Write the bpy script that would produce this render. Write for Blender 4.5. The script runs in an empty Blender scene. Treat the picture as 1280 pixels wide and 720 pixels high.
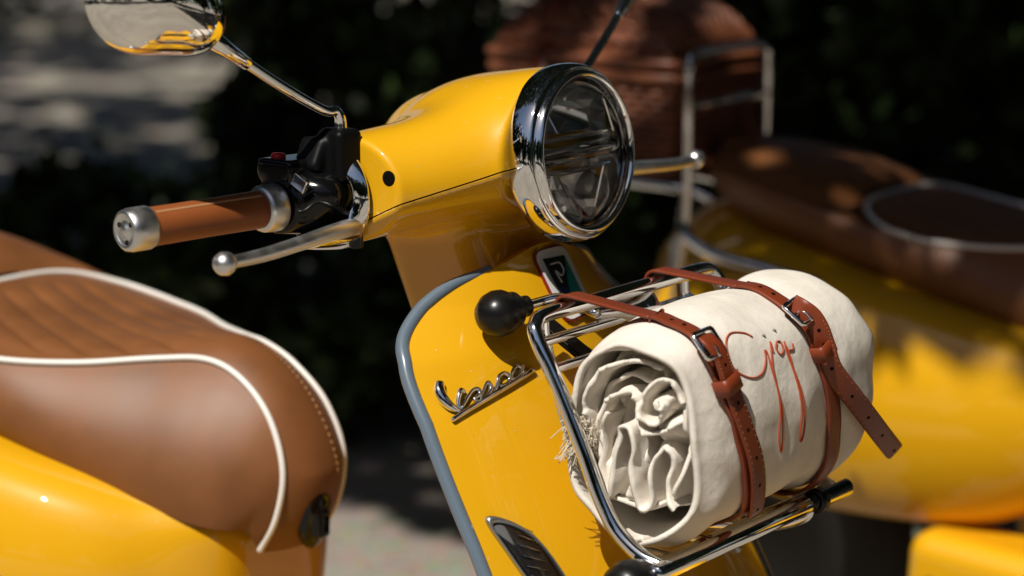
import bpy, bmesh, math, random
import numpy as np
from mathutils import Vector, Matrix, noise

scene = bpy.context.scene
COL = scene.collection
random.seed(7); np.random.seed(7)

# ------------------------------------------------------------------ camera, sky, sun, exposure
HEAD = math.radians(126.8); PITCH = math.radians(11.6)
cd = bpy.data.cameras.new('camera'); cam = bpy.data.objects.new('camera', cd); COL.objects.link(cam)
cd.lens = 85.0; cd.sensor_width = 36.0; cd.clip_start = .05; cd.clip_end = 2000
cam.location = (1.229, -1.751, 1.285)
view = Vector((math.cos(HEAD)*math.cos(PITCH), math.sin(HEAD)*math.cos(PITCH), -math.sin(PITCH)))
cam.rotation_euler = view.to_track_quat('-Z', 'Y').to_euler()
cd.dof.use_dof = True; cd.dof.focus_distance = 2.10; cd.dof.aperture_fstop = 3.2
scene.camera = cam

SUN = Vector((.05, -.57, .815)).normalized()
SUN_EL = math.asin(SUN.z); SUN_AZ = math.atan2(SUN.x, SUN.y)
world = bpy.data.worlds.new('World'); scene.world = world; world.use_nodes = True
wn = world.node_tree.nodes; wl = world.node_tree.links
sky = wn.new('ShaderNodeTexSky'); sky.sky_type = 'NISHITA'; sky.sun_disc = False
sky.sun_elevation = SUN_EL; sky.sun_rotation = SUN_AZ
wn['Background'].inputs['Strength'].default_value = .05
wl.new(sky.outputs[0], wn['Background'].inputs['Color'])
sl = bpy.data.lights.new('sun', 'SUN'); sl.energy = 5.0; sl.angle = math.radians(.53); sl.color = (1, .95, .86)
so = bpy.data.objects.new('sun', sl); COL.objects.link(so)
so.rotation_euler = (-SUN).to_track_quat('-Z', 'Y').to_euler(); so.location = (0, 0, 20)
scene.view_settings.view_transform = 'Standard'; scene.view_settings.look = 'None'
scene.view_settings.exposure = 0.0; scene.view_settings.gamma = 1.0
scene.view_settings.use_curve_mapping = False
scene.render.engine = 'CYCLES'
scene.cycles.use_denoising = True
scene.cycles.max_bounces = 10; scene.cycles.glossy_bounces = 6; scene.cycles.transparent_max_bounces = 12
scene.cycles.caustics_reflective = False; scene.cycles.caustics_refractive = False
scene.cycles.sample_clamp_indirect = 6.0

# ------------------------------------------------------------------ materials
def new_mat(name):
    m = bpy.data.materials.new(name); m.use_nodes = True
    nt = m.node_tree
    return m, nt, nt.nodes['Principled BSDF']

def pmat(name, col, rough=.5, metal=0.0, coat=0.0, coat_rough=.03, spec=.5, bump=None, var=None, sheen=0.0, rvar=None):
    """bump=(scale,strength,dist)  var=(scale,amount)  rvar=(scale,lo,hi)"""
    m, nt, b = new_mat(name)
    N, L = nt.nodes, nt.links
    b.inputs['Base Color'].default_value = (*col, 1); b.inputs['Roughness'].default_value = rough
    b.inputs['Metallic'].default_value = metal; b.inputs['Coat Weight'].default_value = coat
    b.inputs['Coat Roughness'].default_value = coat_rough; b.inputs['Specular IOR Level'].default_value = spec
    b.inputs['Sheen Weight'].default_value = sheen
    tc = N.new('ShaderNodeTexCoord')
    if var:
        n = N.new('ShaderNodeTexNoise'); n.inputs['Scale'].default_value = var[0]; n.inputs['Detail'].default_value = 6
        L.new(tc.outputs['Object'], n.inputs['Vector'])
        r = N.new('ShaderNodeValToRGB')
        r.color_ramp.elements[0].position = .3; r.color_ramp.elements[1].position = .7
        r.color_ramp.elements[0].color = (*[c*(1-var[1]) for c in col], 1)
        r.color_ramp.elements[1].color = (*[min(1, c*(1+var[1])) for c in col], 1)
        L.new(n.outputs['Fac'], r.inputs['Fac']); L.new(r.outputs['Color'], b.inputs['Base Color'])
    if rvar:
        n = N.new('ShaderNodeTexNoise'); n.inputs['Scale'].default_value = rvar[0]; n.inputs['Detail'].default_value = 5
        L.new(tc.outputs['Object'], n.inputs['Vector'])
        mr = N.new('ShaderNodeMapRange'); mr.inputs['From Min'].default_value = .3; mr.inputs['From Max'].default_value = .7
        mr.inputs['To Min'].default_value = rvar[1]; mr.inputs['To Max'].default_value = rvar[2]
        L.new(n.outputs['Fac'], mr.inputs['Value']); L.new(mr.outputs['Result'], b.inputs['Roughness'])
    if bump:
        n = N.new('ShaderNodeTexNoise'); n.inputs['Scale'].default_value = bump[0]; n.inputs['Detail'].default_value = 4
        L.new(tc.outputs['Object'], n.inputs['Vector'])
        bp = N.new('ShaderNodeBump'); bp.inputs['Strength'].default_value = bump[1]; bp.inputs['Distance'].default_value = bump[2]
        L.new(n.outputs['Fac'], bp.inputs['Height']); L.new(bp.outputs['Normal'], b.inputs['Normal'])
    return m

def leather_mat(name, col, rough, scale=800):
    m, nt, b = new_mat(name); N, L = nt.nodes, nt.links
    tc = N.new('ShaderNodeTexCoord')
    v = N.new('ShaderNodeTexVoronoi'); v.inputs['Scale'].default_value = scale; v.feature = 'F1'
    L.new(tc.outputs['Object'], v.inputs['Vector'])
    n = N.new('ShaderNodeTexNoise'); n.inputs['Scale'].default_value = 14; n.inputs['Detail'].default_value = 7
    L.new(tc.outputs['Object'], n.inputs['Vector'])
    r = N.new('ShaderNodeValToRGB'); r.color_ramp.elements[0].position = .3; r.color_ramp.elements[1].position = .72
    r.color_ramp.elements[0].color = (*[c*.78 for c in col], 1); r.color_ramp.elements[1].color = (*[c*1.15 for c in col], 1)
    L.new(n.outputs['Fac'], r.inputs['Fac']); L.new(r.outputs['Color'], b.inputs['Base Color'])
    bp = N.new('ShaderNodeBump'); bp.inputs['Strength'].default_value = .16; bp.inputs['Distance'].default_value = .0003
    L.new(v.outputs['Distance'], bp.inputs['Height']); L.new(bp.outputs['Normal'], b.inputs['Normal'])
    mr = N.new('ShaderNodeMapRange'); mr.inputs['To Min'].default_value = rough-.06; mr.inputs['To Max'].default_value = rough+.08
    L.new(n.outputs['Fac'], mr.inputs['Value']); L.new(mr.outputs['Result'], b.inputs['Roughness'])
    return m

def canvas_mat():
    m, nt, b = new_mat('canvas'); N, L = nt.nodes, nt.links
    tc = N.new('ShaderNodeTexCoord')
    n = N.new('ShaderNodeTexNoise'); n.inputs['Scale'].default_value = 22; n.inputs['Detail'].default_value = 8
    L.new(tc.outputs['Object'], n.inputs['Vector'])
    r = N.new('ShaderNodeValToRGB'); r.color_ramp.elements[0].position = .25; r.color_ramp.elements[1].position = .7
    r.color_ramp.elements[0].color = (.66, .605, .525, 1); r.color_ramp.elements[1].color = (.80, .745, .665, 1)
    L.new(n.outputs['Fac'], r.inputs['Fac']); L.new(r.outputs['Color'], b.inputs['Base Color'])
    b.inputs['Roughness'].default_value = .9; b.inputs['Specular IOR Level'].default_value = .15; b.inputs['Sheen Weight'].default_value = .1
    w1 = N.new('ShaderNodeTexWave'); w1.inputs['Scale'].default_value = 330; w1.bands_direction = 'Y'
    w2 = N.new('ShaderNodeTexWave'); w2.inputs['Scale'].default_value = 330; w2.bands_direction = 'Z'
    for w in (w1, w2):
        w.inputs['Distortion'].default_value = 1.5; L.new(tc.outputs['Object'], w.inputs['Vector'])
    a = N.new('ShaderNodeMath'); a.operation = 'ADD'; L.new(w1.outputs['Fac'], a.inputs[0]); L.new(w2.outputs['Fac'], a.inputs[1])
    n2 = N.new('ShaderNodeTexNoise'); n2.inputs['Scale'].default_value = 45; n2.inputs['Detail'].default_value = 6
    L.new(tc.outputs['Object'], n2.inputs['Vector'])
    bp = N.new('ShaderNodeBump'); bp.inputs['Strength'].default_value = .25; bp.inputs['Distance'].default_value = .0005
    L.new(a.outputs[0], bp.inputs['Height'])
    bp2 = N.new('ShaderNodeBump'); bp2.inputs['Strength'].default_value = .5; bp2.inputs['Distance'].default_value = .004
    L.new(n2.outputs['Fac'], bp2.inputs['Height']); L.new(bp.outputs['Normal'], bp2.inputs['Normal'])
    L.new(bp2.outputs['Normal'], b.inputs['Normal'])
    return m

def glass_mat(name, tint=(1, 1, 1), rough=0.0, spec=1.0):
    m = bpy.data.materials.new(name); m.use_nodes = True; nt = m.node_tree; N, L = nt.nodes, nt.links
    N.clear()
    o = N.new('ShaderNodeOutputMaterial'); t = N.new('ShaderNodeBsdfTransparent'); g = N.new('ShaderNodeBsdfGlossy')
    t.inputs['Color'].default_value = (*tint, 1); g.inputs['Roughness'].default_value = rough
    f = N.new('ShaderNodeFresnel'); f.inputs['IOR'].default_value = 1.5
    mx = N.new('ShaderNodeMixShader'); L.new(f.outputs[0], mx.inputs[0]); L.new(t.outputs[0], mx.inputs[1]); L.new(g.outputs[0], mx.inputs[2])
    L.new(mx.outputs[0], o.inputs['Surface'])
    return m

def leaf_mat(name, a, b_):
    m, nt, b = new_mat(name); N, L = nt.nodes, nt.links
    oi = N.new('ShaderNodeTexCoord'); n = N.new('ShaderNodeTexNoise'); n.inputs['Scale'].default_value = 5; n.inputs['Detail'].default_value = 3
    L.new(oi.outputs['Object'], n.inputs['Vector'])
    r = N.new('ShaderNodeValToRGB'); r.color_ramp.elements[0].position = .35; r.color_ramp.elements[1].position = .65
    r.color_ramp.elements[0].color = (*a, 1); r.color_ramp.elements[1].color = (*b_, 1)
    L.new(n.outputs['Fac'], r.inputs['Fac']); L.new(r.outputs['Color'], b.inputs['Base Color'])
    b.inputs['Roughness'].default_value = .5; b.inputs['Specular IOR Level'].default_value = .3
    return m

M = {}
def paint_mat():
    m, nt, b = new_mat('yellow_paint'); N, L = nt.nodes, nt.links
    b.inputs['Base Color'].default_value = (.71, .365, .006, 1); b.inputs['Roughness'].default_value = .42; b.inputs['Specular IOR Level'].default_value = .18
    b.inputs['Coat Weight'].default_value = 1; tc = N.new('ShaderNodeTexCoord')
    n = N.new('ShaderNodeTexNoise'); n.inputs['Scale'].default_value = 9; n.inputs['Detail'].default_value = 8; L.new(tc.outputs['Object'], n.inputs['Vector'])
    mr = N.new('ShaderNodeMapRange'); mr.inputs['From Min'].default_value = .35; mr.inputs['From Max'].default_value = .7; mr.inputs['To Min'].default_value = .012; mr.inputs['To Max'].default_value = .05
    L.new(n.outputs['Fac'], mr.inputs['Value']); L.new(mr.outputs['Result'], b.inputs['Coat Roughness'])
    # sparse dust specks
    v = N.new('ShaderNodeTexVoronoi'); v.inputs['Scale'].default_value = 160; L.new(tc.outputs['Object'], v.inputs['Vector'])
    lt = N.new('ShaderNodeMath'); lt.operation = 'LESS_THAN'; lt.inputs[1].default_value = .10; L.new(v.outputs['Distance'], lt.inputs[0])
    sp = N.new('ShaderNodeSeparateColor'); L.new(v.outputs['Color'], sp.inputs[0])
    gt = N.new('ShaderNodeMath'); gt.operation = 'GREATER_THAN'; gt.inputs[1].default_value = .955; L.new(sp.outputs[0], gt.inputs[0])
    ml = N.new('ShaderNodeMath'); ml.operation = 'MULTIPLY'; L.new(lt.outputs[0], ml.inputs[0]); L.new(gt.outputs[0], ml.inputs[1])
    mx = N.new('ShaderNodeMix'); mx.data_type = 'RGBA'; mx.inputs['A'].default_value = (.71, .365, .006, 1); mx.inputs['B'].default_value = (.62, .52, .36, 1)
    L.new(ml.outputs[0], mx.inputs['Factor']); L.new(mx.outputs['Result'], b.inputs['Base Color'])
    return m
M['yellow'] = paint_mat()
M['chrome'] = pmat('chrome', (.86, .86, .87), .04, metal=1, rvar=(30, .03, .07))
M['mchrome'] = pmat('mirror_chrome', (.88, .87, .85), .05, metal=1, rvar=(20, .04, .10))
M['alu'] = pmat('brushed_aluminium', (.72, .72, .72), .3, metal=1, bump=(400, .08, .0003), rvar=(60, .30, .46))
M['satin'] = pmat('satin_trim', (.45, .48, .52), .36, metal=1)
M['trim'] = pmat('grey_edge_trim', (.115, .155, .20), .28, spec=.5, coat=.5)
M['seat'] = leather_mat('seat_leather', (.195, .072, .021), .50)
M['grip'] = leather_mat('grip_leather', (.27, .075, .018), .45, 420)
M['strap'] = leather_mat('strap_leather', (.185, .032, .009), .40, 300)
M['piping'] = pmat('white_piping', (.78, .75, .70), .45)
M['thread'] = pmat('tan_thread', (.50, .27, .12), .8)
M['orange_thread'] = pmat('orange_thread', (.38, .062, .018), .7)
M['pale_thread'] = pmat('pale_thread', (.62, .54, .42), .9)
M['grey_thread'] = pmat('grey_thread', (.3, .27, .25), .9)
M['canvas'] = canvas_mat()
M['black'] = pmat('black_plastic', (.0035, .0035, .004), .42, spec=.12, bump=(500, .1, .0003))
M['gblack'] = pmat('gloss_black', (.004, .004, .0045), .10, spec=.35)
M['rubber'] = pmat('black_rubber', (.005, .005, .005), .36, spec=.35, rvar=(25, .26, .42), bump=(300, .06, .0004))
M['tyre'] = pmat('tyre_rubber', (.02, .02, .02), .8)
M['dark'] = pmat('dark_gap', (.006, .005, .004), .9, spec=.02)
M['red'] = pmat('red_button', (.55, .012, .012), .35)
M['white'] = pmat('white_enamel', (.74, .72, .70), .3)
M['badge_black'] = pmat('badge_black', (.01, .014, .012), .25)
M['badge_teal'] = pmat('badge_teal', (.012, .25, .20), .3)
M['badge_navy'] = pmat('badge_navy', (.012, .03, .10), .3)
M['badge_red'] = pmat('badge_red', (.22, .015, .012), .3)
M['reflector'] = pmat('lamp_reflector', (.80, .80, .80), .22, metal=.55)
M['glass'] = glass_mat('clear_lens')
M['smoke'] = glass_mat('indicator_lens', (.75, .75, .76), .02)
M['orange_reflection'] = pmat('bar_reflection', (.7, .22, .01), .3)  # colour of the reflection painted onto the light bar
M['sky_tint'] = pmat('projector_sky_tint', (.55, .60, .66), .10, metal=1)  # metal, its base tinted blue to stand for the reflected sky
M['grey_lens'] = pmat('grey_lamp', (.28, .28, .28), .25, coat=.5)
M['steel'] = pmat('wheel_rim', (.03, .03, .032), .45)
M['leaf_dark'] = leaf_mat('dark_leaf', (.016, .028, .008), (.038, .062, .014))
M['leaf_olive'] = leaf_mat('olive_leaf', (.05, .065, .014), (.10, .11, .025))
M['bark'] = pmat('bark', (.09, .065, .045), .9, bump=(20, .8, .03), var=(8, .4))

# ------------------------------------------------------------------ geometry helpers
def mesh_data(name, v, f):
    me = bpy.data.meshes.new(name)
    me.from_pydata([tuple(map(float, p)) for p in v], [], [tuple(int(i) for i in q) for q in f]); me.update()
    return me

def link(name, me, mat, parent=None, smooth=True):
    me.name = name
    if smooth: me.polygons.foreach_set('use_smooth', [True]*len(me.polygons))
    if mat is not None: me.materials.append(M[mat] if isinstance(mat, str) else mat)
    o = bpy.data.objects.new(name, me); COL.objects.link(o)
    if parent is not None: o.parent = parent
    return o

def add(name, vf, mat, parent=None, smooth=True, subd=0, solid=0, off=-1, bevel=0):
    me = mesh_data(name, *vf); o = link(name, me, mat, parent, smooth)
    if solid:
        s = o.modifiers.new('solid', 'SOLIDIFY'); s.thickness = solid; s.offset = off
    if bevel:
        s = o.modifiers.new('bevel', 'BEVEL'); s.width = bevel; s.segments = 3; s.limit_method = 'ANGLE'; s.angle_limit = math.radians(35)
        o.modifiers.new('wn', 'WEIGHTED_NORMAL')
    if subd:
        s = o.modifiers.new('sub', 'SUBSURF'); s.levels = subd; s.render_levels = subd
    return o

def empty(name, loc=(0, 0, 0), rz=0, parent=None):
    o = bpy.data.objects.new(name, None); COL.objects.link(o); o.location = loc; o.rotation_euler = (0, 0, rz)
    o.empty_display_size = .1
    if parent is not None: o.parent = parent
    return o

def tag(o, label=None, cat=None, group=None, kind=None):
    if label: o['label'] = label
    if cat: o['category'] = cat
    if group: o['group'] = group
    if kind: o['kind'] = kind
    return o

def join(*parts):
    V, F = [], []; n = 0
    for v, f in parts:
        V += [tuple(map(float, p)) for p in v]; F += [tuple(i+n for i in q) for q in f]; n = len(V)
    return V, F

def spline(pts, n=60, closed=False):
    P = np.array(pts, float); k = len(P)
    if closed: Q = np.vstack([P[-1], P, P[0], P[1]]); seg = k
    else: Q = np.vstack([2*P[0]-P[1], P, 2*P[-1]-P[-2]]); seg = k-1
    out = []
    for t in np.linspace(0, seg, n, endpoint=not closed):
        i = min(int(t), seg-1); u = t-i
        a, b, c, d = Q[i], Q[i+1], Q[i+2], Q[i+3]
        # centripetal-like tangents limited
        out.append(.5*((2*b)+(-a+c)*u+(2*a-5*b+4*c-d)*u*u+(-a+3*b-3*c+d)*u**3))
    return np.array(out)

def frames(P, closed=False):
    P = np.asarray(P, float); n = len(P)
    if closed: T = np.roll(P, -1, 0)-np.roll(P, 1, 0)
    else:
        T = np.gradient(P, axis=0)
    T /= np.linalg.norm(T, axis=1)[:, None]+1e-12
    u = np.cross(T[0], (0, 0, 1.)); 
    if np.linalg.norm(u) < 1e-3: u = np.cross(T[0], (0, 1., 0))
    u /= np.linalg.norm(u); U = [u]
    for i in range(1, n):
        u = U[-1]-T[i]*np.dot(U[-1], T[i]); u /= np.linalg.norm(u)+1e-12; U.append(u)
    U = np.array(U); W = np.cross(T, U)
    return T, U, W

def tube(P, r, n=14, closed=False, caps=True):
    P = np.asarray(P, float); T, U, W = frames(P, closed); m = len(P)
    R = np.full(m, r) if np.isscalar(r) else np.interp(np.linspace(0, 1, m), np.linspace(0, 1, len(r)), r)
    V = []; F = []
    for i in range(m):
        for j in range(n):
            a = 2*math.pi*j/n; V.append(P[i]+R[i]*(math.cos(a)*U[i]+math.sin(a)*W[i]))
    for i in range(m if closed else m-1):
        k = (i+1) % m
        for j in range(n):
            l = (j+1) % n; F.append((i*n+j, k*n+j, k*n+l, i*n+l)[::-1])
    if caps and not closed:
        for i, s in ((0, -1), (m-1, 1)):
            # domed cap
            base = i*n; c = len(V)
            V.append(P[i]+T[i]*s*R[i]*.45); ring = []
            for j in range(n):
                a = 2*math.pi*j/n; ring.append(len(V)); V.append(P[i]+T[i]*s*R[i]*.3+.72*R[i]*(math.cos(a)*U[i]+math.sin(a)*W[i]))
            for j in range(n):
                l = (j+1) % n
                q = (base+j, base+l, ring[l], ring[j]); t = (ring[j], ring[l], c)
                F.append(q if s < 0 else q[::-1]) ; F.append(t if s < 0 else t[::-1])
                F[-2] = F[-2][::-1]; F[-1] = F[-1][::-1]
    return V, F

def lathe(prof, origin, axis, n=48, up=None):
    ax = np.array(axis, float); ax /= np.linalg.norm(ax); o = np.array(origin, float)
    r = np.array(up if up is not None else ((0, 0, 1.) if abs(ax[2]) < .9 else (1., 0, 0)), float)
    u = np.cross(ax, r); u /= np.linalg.norm(u); w = np.cross(ax, u)
    V, F = [], []
    for a, rad in prof:
        for j in range(n):
            t = 2*math.pi*j/n; V.append(o+ax*a+rad*(math.cos(t)*u+math.sin(t)*w))
    for i in range(len(prof)-1):
        for j in range(n):
            l = (j+1) % n; F.append((i*n+j, i*n+l, (i+1)*n+l, (i+1)*n+j))
    return V, F

def grid(P, closed_u=False, closed_v=False):
    """P[u][v] -> verts, faces"""
    P = np.asarray(P, float); nu, nv = P.shape[:2]; V = P.reshape(-1, 3); F = []
    for i in range(nu if closed_u else nu-1):
        for j in range(nv if closed_v else nv-1):
            a, b = (i+1) % nu, (j+1) % nv
            F.append((i*nv+j, a*nv+j, a*nv+b, i*nv+b))
    return V, F

def boxm(c, h, rot=None):
    V = []
    R = np.eye(3) if rot is None else np.array(rot)
    for sx in (-1, 1):
        for sy in (-1, 1):
            for sz in (-1, 1): V.append(np.array(c)+R@np.array((sx*h[0], sy*h[1], sz*h[2])))
    return V, [(0, 1, 3, 2), (4, 6, 7, 5), (0, 4, 5, 1), (2, 3, 7, 6), (0, 2, 6, 4), (1, 5, 7, 3)]

def rotmat(axis, ang): return np.array(Matrix.Rotation(ang, 3, axis))

def surfnet(f, lo, hi, step):
    lo = np.array(lo, float); hi = np.array(hi, float)
    n = np.ceil((hi-lo)/step).astype(int)+1
    ax = [lo[i]+step*np.arange(n[i]) for i in range(3)]
    G = np.stack(np.meshgrid(*ax, indexing='ij'), -1)
    D = f(G.reshape(-1, 3)).reshape(n)
    ins = D < 0
    cn = n-1
    cnt = np.zeros(cn); acc = np.zeros((*cn, 3))
    offs = [(a, b, c) for a in (0, 1) for b in (0, 1) for c in (0, 1)]
    def sl(o): return tuple(slice(o[k], o[k]+cn[k]) for k in range(3))
    for axis in range(3):
        for o in offs:
            if o[axis]: continue
            p = list(o); p[axis] = 1
            a, b = D[sl(o)], D[sl(p)]
            x = (a < 0) != (b < 0)
            t = np.where(x, a/np.where(a == b, 1, a-b), 0)
            cnt += x
            for k in range(3):
                base = o[k] + (t if k == axis else 0)
                acc[..., k] += np.where(x, base, 0)
    act = cnt > 0
    idx = -np.ones(cn, int); idx[act] = np.arange(act.sum())
    cells = np.argwhere(act)
    V = lo+step*(cells+acc[act]/cnt[act][:, None])
    F = []
    for axis in range(3):
        a1, a2 = (axis+1) % 3, (axis+2) % 3
        s0 = [slice(None)]*3; s1 = [slice(None)]*3
        s0[axis] = slice(0, n[axis]-1); s1[axis] = slice(1, n[axis])
        x = ins[tuple(s0)] != ins[tuple(s1)]
        E = np.argwhere(x)
        E = E[(E[:, a1] > 0) & (E[:, a1] < n[a1]-1) & (E[:, a2] > 0) & (E[:, a2] < n[a2]-1)]
        q = []
        for d1, d2 in ((1, 1), (0, 1), (0, 0), (1, 0)):
            c = E.copy(); c[:, a1] -= d1; c[:, a2] -= d2
            q.append(idx[c[:, 0], c[:, 1], c[:, 2]])
        q = np.stack(q, 1)
        flip = ~ins[E[:, 0], E[:, 1], E[:, 2]]
        q[flip] = q[flip][:, ::-1]
        F.append(q)
    F = np.vstack(F); F = F[(F >= 0).all(1)]
    # relax tangentially then pull back to the surface
    e = step*.25
    def grad(P):
        g = np.zeros_like(P)
        for k in range(3):
            d = np.zeros(3); d[k] = e; g[:, k] = (f(P+d)-f(P-d))/(2*e)
        return g
    nb = np.zeros_like(V); nc = np.zeros(len(V))
    for it in range(3):
        nb[:] = 0; nc[:] = 0
        for k in range(4):
            np.add.at(nb, F[:, k], V[F[:, (k+1) % 4]]+V[F[:, k-1]]); np.add.at(nc, F[:, k], 2)
        V = V*.4+.6*nb/np.maximum(nc, 1)[:, None]
        for _ in range(2):
            g = grad(V); V = V-np.clip(f(V)/np.maximum((g**2).sum(1), .2), -step, step)[:, None]*g
    return V, F

def smin(a, b, k):
    h = np.clip(.5+.5*(b-a)/k, 0, 1); return b+(a-b)*h-k*h*(1-h)
def smax(a, b, k): return -smin(-a, -b, k)
def cone(p, a, b, ra, rb, pw=1.0):
    a = np.array(a, float); b = np.array(b, float); ab = b-a
    t = np.clip(((p-a)@ab)/(ab@ab), 0, 1)
    return np.linalg.norm(p-(a+t[:, None]*ab), axis=1)-(ra+(rb-ra)*t**pw)
def ellip(p, c, r):
    q = (p-np.array(c))/np.array(r); k = np.linalg.norm(q, axis=1)
    k2 = np.linalg.norm(q/np.array(r), axis=1)
    return k*(k-1)/np.maximum(k2, 1e-6)
def rbox(p, c, h, r, rot=None):
    q = p-np.array(c)
    if rot is not None: q = q@np.array(rot)
    d = np.abs(q)-(np.array(h)-r)
    return np.linalg.norm(np.maximum(d, 0), axis=1)+np.minimum(d.max(1), 0)-r

def bisect(vf, planes):
    me = mesh_data('tmp', *vf); bm = bmesh.new(); bm.from_mesh(me)
    for co, no in planes:   # removes the side the normal points to
        bmesh.ops.bisect_plane(bm, geom=bm.verts[:]+bm.edges[:]+bm.faces[:], plane_co=co, plane_no=no, clear_outer=True)
    bm.normal_update(); bm.to_mesh(me); bm.free()
    v = [tuple(x.co) for x in me.vertices]; f = [tuple(p.vertices) for p in me.polygons]
    bpy.data.meshes.remove(me); return v, f

def recalc(o):
    bm = bmesh.new(); bm.from_mesh(o.data); bmesh.ops.recalc_face_normals(bm, faces=bm.faces[:]); bm.to_mesh(o.data); bm.free(); return o

def march(f, o, d, tmax=.5):
    o = np.array(o, float); d = np.array(d, float); d /= np.linalg.norm(d); t = 0
    for _ in range(120):
        v = f((o+d*t)[None])[0]
        if v < 1e-5: break
        t += v*.7
    p = o+d*t; e = 1e-4
    g = np.array([f((p+np.eye(3)[k]*e)[None])[0]-f((p-np.eye(3)[k]*e)[None])[0] for k in range(3)])
    return p, g/np.linalg.norm(g)

def copy_tree(o, parent=None):
    c = o.copy(); COL.objects.link(c); c.parent = parent
    for ch in list(o.children): copy_tree(ch, c)
    return c
def mirrored(vf):
    v, f = vf; return [(p[0], -p[1], p[2]) for p in v], [tuple(q)[::-1] for q in f]

#==SECTION GROUND
# ------------------------------------------------------------------ ground
def ground_mat():
    m, nt, b = new_mat('gravel_ground'); N, L = nt.nodes, nt.links
    tc = N.new('ShaderNodeTexCoord')
    n1 = N.new('ShaderNodeTexNoise'); n1.inputs['Scale'].default_value = .9; n1.inputs['Detail'].default_value = 8
    n2 = N.new('ShaderNodeTexVoronoi'); n2.inputs['Scale'].default_value = 45
    for n in (n1, n2): L.new(tc.outputs['Object'], n.inputs['Vector'])
    r = N.new('ShaderNodeValToRGB'); r.color_ramp.elements[0].position = .3; r.color_ramp.elements[1].position = .7
    r.color_ramp.elements[0].color = (.27, .235, .19, 1); r.color_ramp.elements[1].color = (.40, .36, .30, 1)
    L.new(n1.outputs['Fac'], r.inputs['Fac'])
    mx = N.new('ShaderNodeMix'); mx.data_type = 'RGBA'; mx.blend_type = 'MULTIPLY'; mx.inputs['Factor'].default_value = .35
    L.new(r.outputs['Color'], mx.inputs['A']); L.new(n2.outputs['Color'], mx.inputs['B'])
    L.new(mx.outputs['Result'], b.inputs['Base Color']); b.inputs['Roughness'].default_value = .9
    bp = N.new('ShaderNodeBump'); bp.inputs['Strength'].default_value = .5; bp.inputs['Distance'].default_value = .01
    L.new(n2.outputs['Distance'], bp.inputs['Height']); L.new(bp.outputs['Normal'], b.inputs['Normal'])
    return m
M['ground'] = ground_mat()
V, F = [], []
rings = [0, 3, 8, 20, 60, 200, 600]; ns = 48
V.append((0, 0, 0))
for r in rings[1:]:
    for j in range(ns): V.append((r*math.cos(2*math.pi*j/ns), r*math.sin(2*math.pi*j/ns), 0))
for j in range(ns): F.append((0, 1+j, 1+(j+1) % ns))
for i in range(len(rings)-2):
    for j in range(ns):
        a = 1+i*ns; F.append((a+j, a+ns+j, a+ns+(j+1) % ns, a+(j+1) % ns))
g = add('ground', (V, F), 'ground', smooth=False); tag(g, kind='structure')

#==SECTION SCOOTER
# ------------------------------------------------------------------ scooter (X forward, Y rider's left, Z up)
scooter = empty('scooter')
H0 = np.array((0, 0, .97)); TILT = math.radians(6.5)
HN = np.array((math.cos(TILT), 0, math.sin(TILT)))

# --- headset
SEAM = lambda p: p[:, 2]-(.9725+.47*p[:, 0])      # >0 above the seam
def f_headset(p):
    q = p.copy(); q[:, 1] = np.abs(q[:, 1])
    nac = cone(q, H0-HN*.021, (-.160, 0, .951), .0780, .061, 2.8)
    wing = cone(q, (-.118, 0, .945), (-.148, .20, .9385), .056, .0440)
    web = cone(q, (-.062, .03, .957), (-.134, .19, .9385), .0600, .0425)
    d = smin(smin(nac, wing, .05), web, .03)
    d = smax(d, (q-H0)@HN+.025, .003)
    d = smax(d, q[:, 1]-.171, .003)
    return d
def f_lower(p):
    q = p.copy(); q[:, 1] = np.abs(q[:, 1])
    d = f_headset(p)+.85*np.maximum(-SEAM(p)-.004, 0)
    ang = -math.atan(.44)
    neck = rbox(q, (-.118, 0, .855), (.054, .066, .085), .024, rotmat('Y', ang))
    d = smin(d, neck, .03)
    return smax(d, .80-p[:, 2], .004)
vf = surfnet(f_headset, (-.23, -.19, .86), (.02, .19, 1.07), .0036)
s_no = np.array((-.47, 0, 1.)); s_no /= np.linalg.norm(s_no); s_co = np.array((0, 0, .9725))
top = bisect(vf, [(s_co+s_no*.0006, -s_no)])
headset = add('headset', top, 'yellow', scooter)
low = bisect(surfnet(f_lower, (-.23, -.19, .79), (.02, .19, 1.07), .004), [(s_co-s_no*.0006, s_no)])
lower_cover = add('lower_cover', low, 'yellow', headset)
core = add('seam_core', surfnet(lambda p: np.maximum(f_headset(p)+.0035, np.abs(SEAM(p))-.004), (-.23, -.19, .86), (.02, .19, 1.03), .0035), 'dark', headset)
# screw holes
for (o, d, r) in (((.0277, -.3091, .9869), (-.62, .758, -.149), .0062), ((.1, -.25, .935), (-.42, .91, -.02), .0032), ((.2, .158, .945), (-1, 0, 0), .0062)):
    p, n = march(f_headset if r > .004 else f_lower, o, d)
    add('screw_hole', lathe([(-.003, r*1.08), (.0004, r*1.08), (.0006, r), (.0003, r*.6), (.0002, 0.0001)], p, n, 20), 'dark', headset)

# --- headlight
rim = add('headlight', lathe([(-.036, .0700), (-.029, .0779), (-.027, .0790), (-.023, .0798), (-.018, .0803), (-.011, .0801), (-.004, .0786), (-.0005, .0764),
    (-.0015, .0752), (-.0025, .0745), (-.0005, .0738), (.0035, .0728), (.0058, .0708), (.0060, .0690), (.0040, .0672), (.0005, .0662), (-.006, .0655)], H0, HN, 96), 'chrome', scooter)
add('lens', lathe([(-.004, .0655), (.000, .0640), (.005, .056), (.0095, .044), (.0122, .030), (.0136, .015), (.0140, .0002)], H0, HN, 64), 'glass', rim)
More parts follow.
